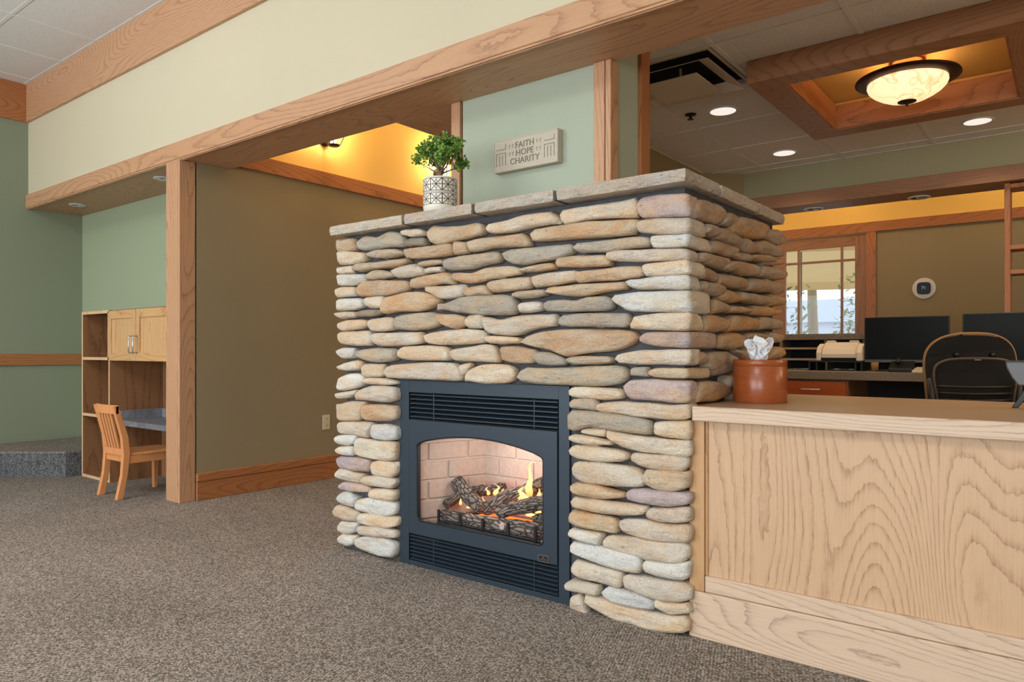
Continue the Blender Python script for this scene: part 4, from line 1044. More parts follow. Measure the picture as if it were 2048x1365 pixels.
# ================================================================= COLUMN ABOVE THE MANTEL, WITH PLAQUE
XC0, XC1, YC0, YC1 = -2.475, -1.563, 2.705, 3.05
struct('wall_chimney', B(XC0+.06, XC1-.01, YC0+.005, YC1-.005, MZ1-.02, H1), 'paint_column')
struct('trim_13', B(XC0-.005, -2.4223, YC0-.012, YC0+.05, MZ1, SOF-.001), 'oak_z', .002)
struct('trim_14', B(-1.640, -1.585, YC0-.012, YC0+.045, MZ1, SOF-.001).box(-1.582, XC1+.008, YC0-.010, YC0+.055, MZ1, SOF-.001), 'oak_z', .002)
struct('trim_15', B(XC1-.03, XC1+.008, YC1-.075, YC1+.01, MZ1, H2), 'oakdeep_z', .002)
struct('trim_16', B(-2.42, -1.64, YC0-.016, YC0+.004, MZ1-.002, MZ1+.014), 'oak_x', .001)
# plaque
pq = thing('wall_plaque', (-1.995, 2.70, 1.925), 'cast stone plaque reading FAITH HOPE CHARITY on the pale green column', 'plaque')
px0, px1, pz0, pz1, py = -2.180, -1.811, 1.848, 2.000, 2.668
part('slab', B(px0, px1, py, 2.709, pz0, pz1), 'plaster', pq, .003)
rim = MB().box(px0+.002, px1-.002, py-.002, py, pz1-.006, pz1-.002).box(px0+.002, px0+.006, py-.002, py, pz0+.004, pz1-.006)
part('raised_rim', rim, 'plaster', pq)
cz = (pz0+pz1)/2; cxp = (px0+px1)/2
for wd, dz, sz in (('FAITH', .036, .041), ('HOPE', 0.0, .041), ('CHARITY', -.037, .041)):
    text_mesh(wd, sz, .0012, (cxp, py-.0008, cz+dz), FACE, 'engrave', pq, bold=.0)
en = MB()
def stroke(x0, z0, x1, z1, w=.0022):
    en.box(min(x0, x1)-w/2, max(x0, x1)+w/2, py-.0015, py, min(z0, z1)-w/2, max(z0, z1)+w/2)
for sgn in (-1, 1):
    xi, xo = cxp+sgn*.112, cxp+sgn*.166
    stroke(xi, cz+.030, xo, cz+.030); stroke(xi if sgn < 0 else xo, cz+.030, xi if sgn < 0 else xo, cz+.052)
    stroke(xi, cz+.012, xo, cz+.012)
    for k in range(4): x = xi+(xo-xi)*k/3; stroke(x, cz-.045, x, cz+.012 if k in (0, 3) else cz+.002)
    stroke(xi, cz-.045, xo, cz-.045) if False else None
    for q in range(2):
        for dz in (.036, 0):
            x = cxp+sgn*(.070+q*.018); stroke(x, cz+dz-.006, x, cz+dz+.008, .0016); stroke(x, cz+dz+.008, x+.007, cz+dz+.008, .0016)
part('carved_line', en, 'engrave', pq, kind='stuff')

# ================================================================= PLANT
pb = (-2.2631,2.38,1.6408)
PXc, PYc = pb[0], 2.385
pt = thing('potted_jade_plant', (PXc, PYc, MZ1), 'small jade tree in black and white patterned pot on the mantel', 'plant')
R_ = .078
pot = part('planter', MB().lathe([(.0005, 0), (R_-.012, 0), (R_-.005, .006), (R_, .03), (R_, .148), (R_-.002, .158), (R_-.006, .158), (R_-.008, .146), (R_-.012, .06), (.0005, .055)], PXc, PYc, 40, MZ1), 'pot', pt, smooth=True)
part('soil', MB().lathe([(.0005, 0), (R_-.010, -.004)], PXc, PYc, 20, MZ1+.142), 'soil', pt)
rs = random.Random(8)
tw = MB(); tips = []
def grow(p, d, L, r, depth):
    p = Vector(p); d = Vector(d).normalized(); pts = [p]; rr = [r]
    for i in range(4):
        d = (d+Vector((rs.uniform(-.22, .22), rs.uniform(-.22, .22), rs.uniform(-.05, .16)))).normalized(); p = p+d*L/4; pts.append(p); rr.append(r*(1-.11*(i+1)))
    tw.tube(pts, rr, 6)
    if depth == 0 or L < .02: tips.append((p, d)); tips.append((pts[2], d)); return
    for k in range(rs.choice((2, 3))):
        a = rs.uniform(0, 2*PI); nd = (d+Vector((math.cos(a), math.sin(a), rs.uniform(-.1, .25)))*rs.uniform(.55, .95)).normalized()
        grow(p, nd, L*rs.uniform(.66, .82), rr[-1]*.72, depth-1)
    if depth <= 2: tips.append((pts[3], d))
base = (PXc-.002, PYc, MZ1+.135)
tw.tube([base, (PXc, PYc, MZ1+.165), (PXc+.001, PYc, MZ1+.185)], [.0125, .0105, .010], 10)
for a, lean, L in ((.3, .85, .060), (1.5, .55, .055), (2.6, .8, .060), (3.7, .75, .058), (5.0, .7, .058), (0.9, .2, .070), (4.3, .25, .068), (.6, 2.2, .055), (3.6, 2.0, .055), (5.6, 1.9, .055), (2.1, 1.9, .05)):
    grow((PXc+.001, PYc, MZ1+.182), (math.cos(a)*lean, math.sin(a)*lean, 1), L, .0055, 3)
part('branches', tw, 'bark', pt, smooth=True)
lf = MB()
def leaf(p, d, s):
    d = Vector(d).normalized(); up = Vector((rs.uniform(-1, 1), rs.uniform(-1, 1), rs.uniform(.2, 1))).normalized(); e = d.cross(up).normalized(); f = e.cross(d)
    o = [(0, 0), (.35, .32), (.75, .40), (1.0, 0), (.75, -.40), (.35, -.32)]
    lf.add([Vector(p)+d*(x*s)+e*(y*s)+f*(s*.06) for x, y in o]+[Vector(p)+d*(.55*s)+f*(s*.16), Vector(p)+d*(.55*s)-f*(s*.05)], [(i, (i+1) % 6, 6) for i in range(6)]+[((i+1) % 6, i, 7) for i in range(6)])
cen = Vector((PXc+.004, PYc, MZ1+.265))
for p, d in tips:
    rel = p-cen
    q = (rel.x/.125)**2+(rel.y/.125)**2+(rel.z/.115)**2
    if q > 1: p = cen+rel/math.sqrt(q)
    for k in range(6):
        dd = Vector((rs.uniform(-1, 1), rs.uniform(-1, 1), rs.uniform(-.6, 1))); leaf(p+Vector((rs.uniform(-.012, .012), rs.uniform(-.012, .012), rs.uniform(-.012, .012))), dd, rs.uniform(.011, .019))
part('foliage', lf, 'leaf', pt, kind='stuff')

# ================================================================= SERVICE COUNTER
CT = .807; CYf, CYb = 2.35, 3.28; X0 = -1.035
rc = thing('reception_desk', (0.4, 2.8, 0), 'long oak panelled reception desk with laminate worktop beside the fireplace', 'reception desk')
part('worktop', B(X0-.03, 2.6, CYf+.02, CYb, CT-.035, CT), 'laminate', rc, .001)
part('top_edge', B(X0, 2.6, CYf, CYf+.02, .757, CT+.0005), 'oakdesk_x', rc, .003)
part('panel', B(-0.9935, 2.6, 2.392, 2.402, .21, .757), 'oakdesk_z', rc)
part('stile', B(X0-.02, -1.0007, 2.376, 2.40, .163, .757).box(-1.0007, -0.9917, 2.386, 2.40, .219, .757), 'oakdesk_zs', rc, .001)
part('bottom_rail', B(-0.9989, 2.6, 2.377, 2.40, .163, .219), 'oakdesk_x', rc, .003)
part('baseboard', B(X0-.02, 2.6, 2.371, 2.40, 0, .162), 'oakdesk_x', rc, .004)
part('back_panel', B(X0, 2.6, 3.20, 3.22, 0, CT-.035), 'oak_carc', rc)
part('end_panel', B(2.58, 2.6, 2.40, 3.20, 0, CT-.035), 'oak_carc', rc)

# tissue holder
tb = thing('tissue_holder', (-.919, 2.703, CT), 'round turned red-brown wooden tissue holder on the worktop by the stones', 'tissue box')
tcx, tcy, tr_ = -.919, 2.703, .0965
part('barrel', MB().lathe([(.0005, 0), (tr_-.002, 0), (tr_, .003), (tr_, .133), (tr_-.001, .134), (tr_-.001, .1355), (tr_+.0005, .1365), (tr_+.0005, .157), (tr_-.002, .1595), (.035, .1595), (.034, .15), (.0005, .15)], tcx, tcy, 56, CT), 'redwood', tb, smooth=True)
mbt = MB(); G_ = 12
for sh, (ang, hgt, wid) in enumerate(((.2, .088, .046), (1.1, .078, .040), (2.2, .094, .040), (2.8, .072, .048))):
    vs = []; fs = []; ca, sa = math.cos(ang), math.sin(ang)
    for i in range(G_+1):
        for j in range(G_+1):
            u, v = i/G_*2-1, j/G_
            k = noise.noise(Vector((u*2.1+sh*7, v*2.3, 1)))*.030 + noise.noise(Vector((u*5+sh*3, v*5, 2)))*.012
            du = u*wid*(.45+.75*v) + noise.noise(Vector((u*3, v*3, sh+5)))*.010; dv = k*(.3+v)+ (u*u)*.012*v
            zz = .150 + hgt*v*(1+.45*noise.noise(Vector((u*1.9+sh*4, 3, 8)))) - .010*v*abs(u)
            vs.append((tcx-.004+du*ca-dv*sa, tcy+du*sa+dv*ca, CT+zz))
    for i in range(G_):
        for j in range(G_): q = i*(G_+1)+j; fs += [(q, q+G_+1, q+G_+2), (q, q+G_+2, q+1)]
    mbt.add(vs, fs)
part('tissue', mbt, 'tissue', tb, kind='stuff')

# small desk display seen from behind at the right edge of the worktop
dp = thing('desk_display', (-.10, 2.98, CT), 'grey desk display seen from behind at the right end of the worktop', 'display')
d0 = (-0.1737,2.98,0.9641)
hp = [(-0.1733,2.95,0.9661), (-0.0186,2.95,0.9674), (-0.0186,2.95,0.886), (-0.1359,2.95,0.8825), (-0.1538,2.95,0.9089), (-0.1691,2.95,0.9424)]
part('housing', MB().prism([(p[0], p[2]) for p in hp], 2.95, 2.966, 'y'), 'grey_plastic', dp, .004)
part('screen', MB().prism([(hp[0][0]+.008, hp[0][2]-.006), (hp[1][0]-.008, hp[0][2]-.006), (hp[1][0]-.008, hp[2][2]+.006), (hp[3][0]+.006, hp[2][2]+.006)], 2.966, 2.968, 'y'), 'blackgloss', dp)
part('top_lip', B(hp[0][0], hp[1][0], 2.945, 2.970, hp[0][2]-.005, hp[0][2]+.001), 'black', dp, .001)
for q in (0, 1):
    x0_ = -.155+q*.20; part('stand', MB().prism([(x0_, CT+.0005), (x0_+.018, CT+.0005), (x0_+.075, hp[2][2]+.004), (x0_+.045, hp[2][2]+.004)] if q == 0 else [(x0_-.018, CT+.0005), (x0_, CT+.0005), (x0_-.045, hp[2][2]+.004), (x0_-.075, hp[2][2]+.004)], 2.952, 2.975, 'y'), 'black', dp, .002)

# ================================================================= OFFICE CHAIR
oc = thing('office_chair', (-.43, 4.75, 0), 'black office chair with tan tweed edging behind the reception desk', 'chair')
ox, oy = -.412, 4.62
rot = Matrix.Rotation(math.radians(28), 3, 'Z')     # its back is turned toward the camera
def OC(x, y, z): q = rot @ Vector((x, y, 0)); return (ox+q.x, oy+q.y, z)
def outline(w0, w1, z0, z1, pw=2.6, n=40):
    pts = []
    for k in range(n+1):
        a = PI*k/n; c, s = math.cos(a), math.sin(a)
        pts.append((math.copysign(abs(c)**(2/pw), c)*w1, z0+(z1-z0)*abs(s)**(2/pw)))
    return pts
def shell(pts, y, th, curve):
    mb = MB(); n = len(pts); vs = []
    for yy in (y, y+th):
        for x, z in pts: vs.append(OC(x, yy+curve*(x/.25)**2, z))
    return mb.add(vs, [tuple(range(n)), tuple(range(n, 2*n))[::-1]] + [(i, (i+1) % n, n+(i+1) % n, n+i) for i in range(n)])
up = [(-.195, .50), (-.228, .90)] + [(-x, z) for x, z in outline(0, .228, .92, 1.092)] + [(.228, .90), (.195, .50)]
back = part('backrest', shell(up, .0, .02, .05), 'meshfab', oc)
part('edging', MB().tube([OC(x, .01+.05*(x/.25)**2, z) for x, z in up], .010, 8), 'tweed', back, smooth=True)
lo = [(-.150, .48), (-.205, .84)] + [(-x, z) for x, z in outline(0, .205, .86, .958, 3.4)] + [(.205, .84), (.150, .48)]
part('lumbar_frame', MB().tube([OC(x, -.04+.04*(x/.25)**2, z) for x, z in lo], [.008]*len(lo), 8), 'frame_olive', back, smooth=True)
part('frame_web', MB().tube([OC(-.19, -.01, .50), OC(-.21, -.015, .70), OC(-.225, -.01, .85)], .016, 8).tube([OC(.19, -.01, .50), OC(.21, -.015, .70), OC(.225, -.01, .85)], .016, 8), 'black', back, smooth=True)
for k in range(9):
    z = .52+.036*k; w = .175+.045*(z-.5)/.35
    part('lumbar_strap', MB().tube([OC(-w, -.01, z), OC(-w*.5, -.024, z-.004), OC(0, -.03, z-.006), OC(w*.5, -.024, z-.004), OC(w, -.01, z)], .009, 6), 'black', oc, smooth=True)
for x in (-.09, .09): part('tilt_knob', MB().tube([OC(x, -.0, .978), OC(x, -.022, .976)], [.016, .010], 10), 'black', oc, smooth=True)
part('badge', MB().prism([(0, 0)], 0, 0) if False else MB().add([OC(-.016, -.048, .948), OC(.016, -.048, .948), OC(.016, -.048, .953), OC(-.016, -.048, .953)], [(0, 1, 2, 3)]), 'chrome', oc)
st_ = MB(); sp_ = [OC(x, y, 0) for x, y in ((-.23, .04), (.23, .04), (.25, .25), (.2, .5), (-.2, .5), (-.25, .25))]
part('seat', MB().prism([(p[0], p[1]) for p in sp_], .44, .51), 'meshfab', oc, .02, seg=3)
c_ = OC(0, .26, 0)
part('gas_lift', MB().lathe([(.03, .08), (.03, .25), (.02, .25), (.02, .44)], c_[0], c_[1], 16), 'black', oc, smooth=True)
for k in range(5):
    a = 2*PI*k/5; ex, ey = c_[0]+.29*math.cos(a), c_[1]+.29*math.sin(a)
    lg = part('base_leg', MB().tube([(c_[0], c_[1], .11), (ex, ey, .075)], [.026, .016], 8), 'black', oc, smooth=True)
    part('caster', MB().tube([(ex-.02*math.sin(a), ey+.02*math.cos(a), .028), (ex+.02*math.sin(a), ey-.02*math.cos(a), .028)], .028, 14), 'black', lg, smooth=True)

# ================================================================= WORKSTATION BEHIND (desk, hutch, monitors)
DT = .858; DYf = 5.25
wd = thing('workstation_desk', (0.4, 5.6, 0), 'long speckled brown laminate desk with cherry drawer unit at the back', 'desk')
part('desk_top', B(-2.30, 3.0, DYf, 5.95, .800, DT), 'greylam', wd, .003)
dx1 = -1.2054
part('pedestal', B(-2.28, dx1+.012, DYf+.03, 5.9, 0, .795), 'oak_carc', wd)
for z0, z1 in ((.655, .785), (.39, .645), (.05, .38)):
    dw = part('drawer', B(-1.95, dx1, DYf+.012, DYf+.03, z0, z1), 'cherry', wd, .002)
    hz = z1-.055; hc = -1.4277
    part('pull', MB().tube([(hc-.065, DYf+.012, hz), (hc-.065, DYf-.012, hz), (hc+.065, DYf-.012, hz), (hc+.065, DYf+.012, hz)], .0045, 6), 'chrome', dw)
part('modesty_panel', B(dx1+.012, 3.0, 5.88, 5.90, 0, .795), 'steel_dark', wd)
ht = thing('desk_hutch', (0.4, 5.85, DT), 'low open hutch with grey shelf compartments standing on the back desk', 'hutch')
HT = 1.128
part('hutch_top', B(-2.30, 3.0, 5.72, 6.02, HT-.045, HT), 'greylam', ht, .002)
part('hutch_back', B(-2.30, 3.0, 5.95, 5.965, DT+.001, HT-.045), 'steel_dark', ht)
for px_ in (-1.7865, -1.4569, -1.1903, -.2, .8, 1.8, 2.98):
    part('divider', B(px_-.012, px_+.012, 5.74, 5.95, DT+.001, HT-.045), 'greylam', ht)
hx = [-1.7865, -1.4569, -1.1903]
for i in range(2):
    for z in (.926, 1.010):
        part('hutch_shelf', B(hx[i]+.012, hx[i+1]-.012, 5.74, 5.95, z, z+.016), 'laminate', ht)

# scanner on its stand
sx0, sx1 = -1.4476, -1.1437
ss = thing('scanner_stand', (-1.30, 5.52, DT), 'low black stand under the document scanner', 'stand')
q0, q1 = sx0-.05, sx1+.005
part('top_plate', B(q0, q1, 5.43, 5.66, DT+.060, DT+.068), 'black', ss, .001)
for x in (q0, q0+.05, q1-.05, q1-.012):
    part('leg', B(x, x+.012, 5.44, 5.65, DT, DT+.06), 'black', ss)
sn = thing('document_scanner', (-1.30, 5.54, DT+.068), 'compact white document scanner with open paper tray on a black stand', 'scanner')
zb = DT+.068
part('body', MB().prism([(5.46, zb+.004), (5.455, zb+.05), (5.475, zb+.085), (5.56, zb+.135), (5.62, zb+.135), (5.63, zb+.004)], sx0+.035, sx1-.04, 'x'), 'scanner', sn, .006, seg=2)
for a, b in ((sx0, sx0+.034), (sx1-.039, sx1)):
    part('side_cheek', MB().prism([(5.45, zb+.001), (5.445, zb+.06), (5.47, zb+.10), (5.54, zb+.125), (5.63, zb+.12), (5.64, zb+.001)], a, b, 'x'), 'scanner', sn, .008, seg=2)
part('output_slot', B(sx0+.034, sx1-.039, 5.45, 5.47, zb+.002, zb+.024), 'dark_hole', sn)
part('feed_guide', B(sx0+.04, sx0+.10, 5.58, 5.61, zb+.136, zb+.148).box(sx1-.11, sx1-.05, 5.58, 5.61, zb+.136, zb+.148), 'scanner', sn, .003)
part('button_pad', B(sx1-.030, sx1-.012, 5.468, 5.474, zb+.075, zb+.095), 'steel_dark', sn)

def monitor(name, x0, x1, z0, z1, y, label, foot=True):
    mo = thing(name, ((x0+x1)/2, y+.05, DT), label, 'monitor', 'monitors on the back desk')
    part('housing', B(x0, x1, y, y+.022, z0, z1), 'black', mo, .002)
    part('screen', B(x0+.006, x1-.006, y-.0015, y, z0+.022, z1-.006), 'blackgloss', mo)
    part('chin', B(x0+.002, x1-.002, y-.002, y, z0+.001, z0+.019), 'grey_plastic', mo)
    xm = (x0+x1)/2
    part('neck', B(xm-.03, xm+.03, y+.025, y+.06, DT+.01, z0+.18), 'black', mo, .004)
    part('foot', MB().prism([(xm-.13, y-.06), (xm+.13, y-.06), (xm+.11, y+.13), (xm-.11, y+.13)], DT, DT+.012), 'black', mo, .003)
    return mo
mp, mq = (-1.1373,5.5,1.2279), (-0.6247,5.5,0.9309)
monitor('monitor', mp[0], mq[0], mq[2]-.012, 1.232, 5.50, 'black flat monitor to the right of the scanner, its dark screen lit by window glow')
m2 = (-0.5519,5.5,1.2248)
monitor('monitor', m2[0], m2[0]+.56, mq[2]-.01, 1.242, 5.50, 'black flat monitor behind the office chair, cut by the right edge')
# things on that desk
kb = (-0.8109,5.33,0.8428)
kd = thing('keyboard', (kb[0]+.2, 5.34, DT), 'ivory keyboard on the back desk, half hidden behind the office chair', 'keyboard')
part('case', MB().prism([(5.28, DT), (5.28, DT+.014), (5.42, DT+.028), (5.42, DT)], kb[0], kb[0]+.42, 'x'), 'ivory', kd, .002)
ks = MB()
for r in range(5):
    for c in range(14):
        y = 5.288+r*.026; zz = DT+.0155+r*.0027; x = kb[0]+.012+c*.0285; ks.box(x, x+.024, y, y+.021, zz, zz+.008)
part('keys', ks, 'ivory', kd, kind='stuff')
ph = thing('desk_phone', (-.80, 5.42, DT), 'black desk phone with a cord under the first monitor', 'phone')
part('phone_base', MB().prism([(5.29, DT), (5.29, DT+.025), (5.41, DT+.075), (5.41, DT)], -.95, -.81, 'x'), 'black', ph, .005)
part('handset', MB().tube([(-.90, 5.32, DT+.065), (-.90, 5.39, DT+.092)], .014, 8), 'black', ph, smooth=True)
part('cord', MB().tube([(-.93+.0*k-.012*k, 5.34+.01*math.sin(k*1.3), DT+.006) for k in range(10)], .003, 5), 'black', ph)
nb = (-1.0594,5.46,0.8861)
solo('wooden_cup', MB().lathe([(.0005, 0), (.022, 0), (.024, .062), (.020, .062), (.019, .006), (.0005, .006)], nb[0], 5.44, 20, DT), 'tweed', 'small tan cup on the back desk under the left monitor edge', 'cup', (nb[0], 5.44, DT), smooth=True)
pc = (-1.2163,5.55,0.686)
pcb = thing('computer_case', (pc[0]+.1, 5.62, 0), 'black computer tower on the floor below the back desk', 'computer')
part('case', B(pc[0], pc[0]+.18, 5.45, 5.84, 0, .46), 'black', pcb, .004)
part('bezel', B(pc[0]+.01, pc[0]+.17, 5.443, 5.45, .02, .45), 'grey_plastic', pcb, .003)

# oak display frame standing under the soffit at right
lt = thing('oak_shelf_frame', (.2, 6.1, 0), 'open oak shelf frame under the rear soffit at the right edge', 'shelf')
l0 = -0.3583
for x in (l0, .9):
    part('post', B(x, x+.034, 6.03, 6.065, 0, 2.160), 'oakdeep_z', lt, .002)
    part('post', B(x, x+.034, 6.19, 6.225, 0, 2.160), 'oakdeep_z', lt, .002)
for z in (2.125, 1.700, 1.530):
    part('frame_shelf', B(l0+.034, .9, 6.032, 6.22, z, z+.030), 'oakdeep_x', lt, .002)

# ================================================================= DOOR TO THE GARDEN, THERMOSTAT
dj = MB(); a0, a1 = OX0, OX1
casing = -1.6443
struct('trim_17', B(OX1, casing, YB-.022, YB, 0, 2.285).box(OX0-.095, OX0, YB-.022, YB, 0, 2.285), 'oakdeep_z', .002)
gx0, gx1 = -2.6001, -1.8578
g1, g2 = -2.4548, -1.993
zt_, zm = 2.152, 1.9997
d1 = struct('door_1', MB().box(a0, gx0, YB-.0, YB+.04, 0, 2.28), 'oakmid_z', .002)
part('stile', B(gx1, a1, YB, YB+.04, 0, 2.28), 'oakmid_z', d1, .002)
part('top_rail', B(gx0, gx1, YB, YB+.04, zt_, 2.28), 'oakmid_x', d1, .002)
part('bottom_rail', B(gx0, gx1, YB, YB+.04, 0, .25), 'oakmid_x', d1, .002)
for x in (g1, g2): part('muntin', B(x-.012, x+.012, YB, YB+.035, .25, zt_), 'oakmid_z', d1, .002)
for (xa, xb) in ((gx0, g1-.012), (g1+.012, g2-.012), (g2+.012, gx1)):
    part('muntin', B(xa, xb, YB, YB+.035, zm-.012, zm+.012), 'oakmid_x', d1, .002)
    part('pane', B(xa, xb, YB+.018, YB+.022, zm+.012, zt_), 'glass', d1); part('pane', B(xa, xb, YB+.018, YB+.022, .25, zm-.012), 'glass', d1)
tp = (-1.194,8.51,1.6481)
th = thing('thermostat', (tp[0], YB, tp[2]), 'round white thermostat with a black display on the olive back wall', 'thermostat')
def disc(r, y0, y1, pw=2): return MB().prism([(tp[0]+r*math.copysign(abs(math.cos(a))**(2/pw), math.cos(a)), tp[2]+r*math.copysign(abs(math.sin(a))**(2/pw), math.sin(a))) for a in [2*PI*k/40 for k in range(40)]], y0, y1, 'y')
part('mounting_plate', disc(.108, YB-.014, YB), 'white', th, .004)
part('body', disc(.062, YB-.034, YB-.014, 4), 'black', th, .004)
text_mesh('71', .042, .0005, (tp[0], YB-.0348, tp[2]+.002), FACE, 'digits', th)

# outside: paved terrace, awning, tree, white building, shrubs
m = new_mat('terrace', (190, 190, 186), .9); M['terrace'] = m
struct('ground_outside', B(-14, 6, YB+.2, 30, -.12, -.02), 'terrace')
aw = thing('garden_parasol', (-3.6, 12.6, -.02), 'cream garden parasol seen through the glazed door', 'parasol')
cm = new_mat('cream_canvas', (232, 214, 180), .9); ct = NT(cm); tl = ct.n('ShaderNodeBsdfTranslucent'); tl.inputs[0].default_value = (*lin((240, 222, 188)), 1)
cx_ = ct.n('ShaderNodeMixShader'); cx_.inputs[0].default_value = .6; ct.l(ct.b.outputs[0], cx_.inputs[1]); ct.l(tl.outputs[0], cx_.inputs[2]); ct.l(cx_.outputs[0], ct.t.nodes['Material Output'].inputs[0]); M['canvas'] = cm
M['render'] = new_mat('pale_blue_wall', (206, 214, 226), .9); M['grass'] = new_mat('shrub_green', (150, 168, 110), .9); M['trunkm'] = new_mat('tree_trunk', (150, 130, 100), .9)
part('canopy', MB().lathe([(.02, .75), (3.4, .12), (3.4, -.06), (3.39, -.06), (3.39, .10), (.02, .72)], -3.6, 12.6, 8, 2.33), 'canvas', aw)
part('pole', MB().tube([(-3.6, 12.6, 0), (-3.6, 12.6, 3.0)], .03, 8), 'trunkm', aw)
bd = thing('white_garage', (-6, 24, -.02), 'pale building beyond the garden seen through the door', 'building')
part('wall', B(-12, -3, 24, 28, -.02, 1.9), 'render', bd)
M['palroof'] = new_mat('pale_roof', (196, 206, 222), .9); part('roof', MB().prism([(-12.3, 1.9), (-2.7, 1.9), (-3.8, 2.6), (-11, 2.6)], 23.7, 28.3, 'y'), 'palroof', bd)
for x in (-10.4, -7.6, -5.4): part('window', B(x, x+1.1, 23.97, 24, .5, 1.5), 'canvas', bd)
def shrub(x, y, z, h, w, seed, label):
    r = random.Random(seed); mb = MB()
    for k in range(700):
        a, b, c = r.gauss(0, w*.35), r.gauss(0, w*.35), abs(r.gauss(0, .42))*h
        p = Vector((x+a, y+b, z+min(c, h))); d = Vector((r.uniform(-1, 1), r.uniform(-1, 1), r.uniform(-.5, 1))).normalized(); e = d.cross(Vector((.3, .2, 1))).normalized(); s = r.uniform(.05, .1)
        mb.add([p, p+d*s+e*s*.4, p+d*2*s, p+d*s-e*s*.4], [(0, 1, 2, 3)])
    o = thing('shrub', (x, y, z), label, 'shrub', 'garden shrubs'); part('foliage', mb, 'grass', o, kind='stuff'); part('stem', MB().tube([(x, y, z), (x, y, z+h*.6)], .02, 6), 'trunkm', o)
shrub(-3.5, 15.5, -.02, 2.5, .35, 1, 'pale green upright shrub seen at the right of the door glass'); shrub(-4.2, 14.5, -.02, 2.2, .5, 2, 'low pale shrub seen through the middle of the door glass'); shrub(-5.2, 15.5, -.02, 2.3, .5, 3, 'shrub seen through the left door panes')
tr = thing('garden_tree', (-4.3, 16.2, -.02), 'slim tree trunk in the garden seen through the middle door pane', 'tree')
part('trunk', MB().tube([(-4.3, 16.2, 0), (-4.34, 16.2, .9), (-4.38, 16.2, 1.9), (-4.4, 16.2, 3.2)], [.13, .11, .10, .08], 10), 'trunkm', tr, smooth=True)

# ================================================================= RECEPTION CEILING FITTINGS
cfz = 2.373
hx0, hx1, hy0, hy1 = -1.159, -.213, 3.808, 4.777
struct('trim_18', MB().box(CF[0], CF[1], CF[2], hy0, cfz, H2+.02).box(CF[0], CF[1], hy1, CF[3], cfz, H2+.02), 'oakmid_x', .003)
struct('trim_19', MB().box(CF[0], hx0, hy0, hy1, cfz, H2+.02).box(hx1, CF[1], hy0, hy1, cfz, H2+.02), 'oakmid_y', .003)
struct('trim_20', MB().box(hx0, hx1, hy0, hy0+.012, cfz+.006, 2.525).box(hx0, hx1, hy1-.012, hy1, cfz+.006, 2.525), 'oakdeep_x', .001)
struct('trim_21', MB().box(hx0, hx0+.012, hy0+.012, hy1-.012, cfz+.006, 2.525).box(hx1-.012, hx1, hy0+.012, hy1-.012, cfz+.006, 2.525), 'oakdeep_y', .001)
struct('ceiling_coffer', MB().box(hx0-.14, hx1+.14, hy0-.14, hy1+.14, 2.545, 2.56).box(hx0-.02, hx0-.012, hy0-.02, hy1+.02, 2.525, 2.545).box(hx1+.012, hx1+.02, hy0-.02, hy1+.02, 2.525, 2.545).box(hx0-.02, hx1+.02, hy0-.02, hy0-.012, 2.525, 2.545).box(hx0-.02, hx1+.02, hy1+.012, hy1+.02, 2.525, 2.545), 'coffer')
fx, fy = (hx0+hx1)/2+.005, (hy0+hy1)/2
cl = thing('bowl_ceiling_light', (fx, fy, 2.545), 'lit alabaster bowl ceiling light with a wide bronze rim in the coffer', 'ceiling light')
part('canopy', MB().lathe([(.0005, 0), (.085, 0), (.09, -.012), (.08, -.025), (.06, -.035), (.055, -.07), (.0005, -.07)], fx, fy, 32, 2.545), 'copper', cl, smooth=True)
part('rim', MB().lathe([(.165, 2.462), (.215, 2.458), (.248, 2.444), (.250, 2.436), (.235, 2.430), (.196, 2.424), (.186, 2.424), (.182, 2.434), (.165, 2.462)], fx, fy, 48), 'bronze', cl, smooth=True)
part('bowl', MB().lathe([(.190, 2.426), (.192, 2.410), (.185, 2.392), (.165, 2.372), (.135, 2.352), (.100, 2.335), (.060, 2.322), (.0005, 2.318)], fx, fy, 48), 'alabaster', cl, smooth=True)
part('finial', MB().lathe([(.0005, 2.296), (.006, 2.298), (.008, 2.304), (.006, 2.309), (.022, 2.312), (.045, 2.318), (.046, 2.326), (.0005, 2.328)], fx, fy, 24), 'bronze', cl, smooth=True)
part('bulb', MB().lathe([(.0005, 2.368), (.02, 2.375), (.03, 2.40), (.02, 2.425), (.0005, 2.44)], fx+.05, fy+.02, 16), 'bulb', cl, smooth=True)
point('bowl_lamp', (fx, fy, 2.49), 14.0, WARM, .06)
spot('bowl_lamp_down', (fx, fy, 2.29), 22.0, WARM2, 150, .12)

def can(x, y, label):
    c = thing('recessed_can_light', (x, y, H2), label, 'ceiling light', 'recessed ceiling cans')
    part('trim_ring', MB().lathe([(.078, -.004), (.086, -.005), (.092, -.002), (.092, 0)], x, y, 32, H2), 'tbar', c, smooth=True)
    part('reflector', MB().lathe([(.080, -.004), (.060, -.0025), (.0005, -.0015)], x, y, 32, H2), 'can_lamp', c, smooth=True)
    spot('ceiling_spot', (x, y, H2-.03), 16.0, WARM2, 130, .05)
can(-1.7008, 4.33, 'lit recessed ceiling can between the sprinkler and the coffer')
can(-1.6974, 5.531, 'lit recessed ceiling can near the far left corner of the reception ceiling')
can(-0.4727, 5.5372, 'lit recessed ceiling can behind the coffer near the right edge')
sx_, sy_ = -1.8878, 4.2686
sk = thing('fire_sprinkler', (sx_, sy_, H2), 'small dark fire sprinkler head on the reception ceiling', 'sprinkler')
part('escutcheon', MB().lathe([(.036, 0), (.034, -.006), (.020, -.010), (.0005, -.010)], sx_, sy_, 24, H2), 'bronze', sk, smooth=True)
part('head', MB().lathe([(.008, -.010), (.008, -.028), (.020, -.030), (.020, -.033), (.0005, -.033)], sx_, sy_, 16, H2), 'black', sk, smooth=True)
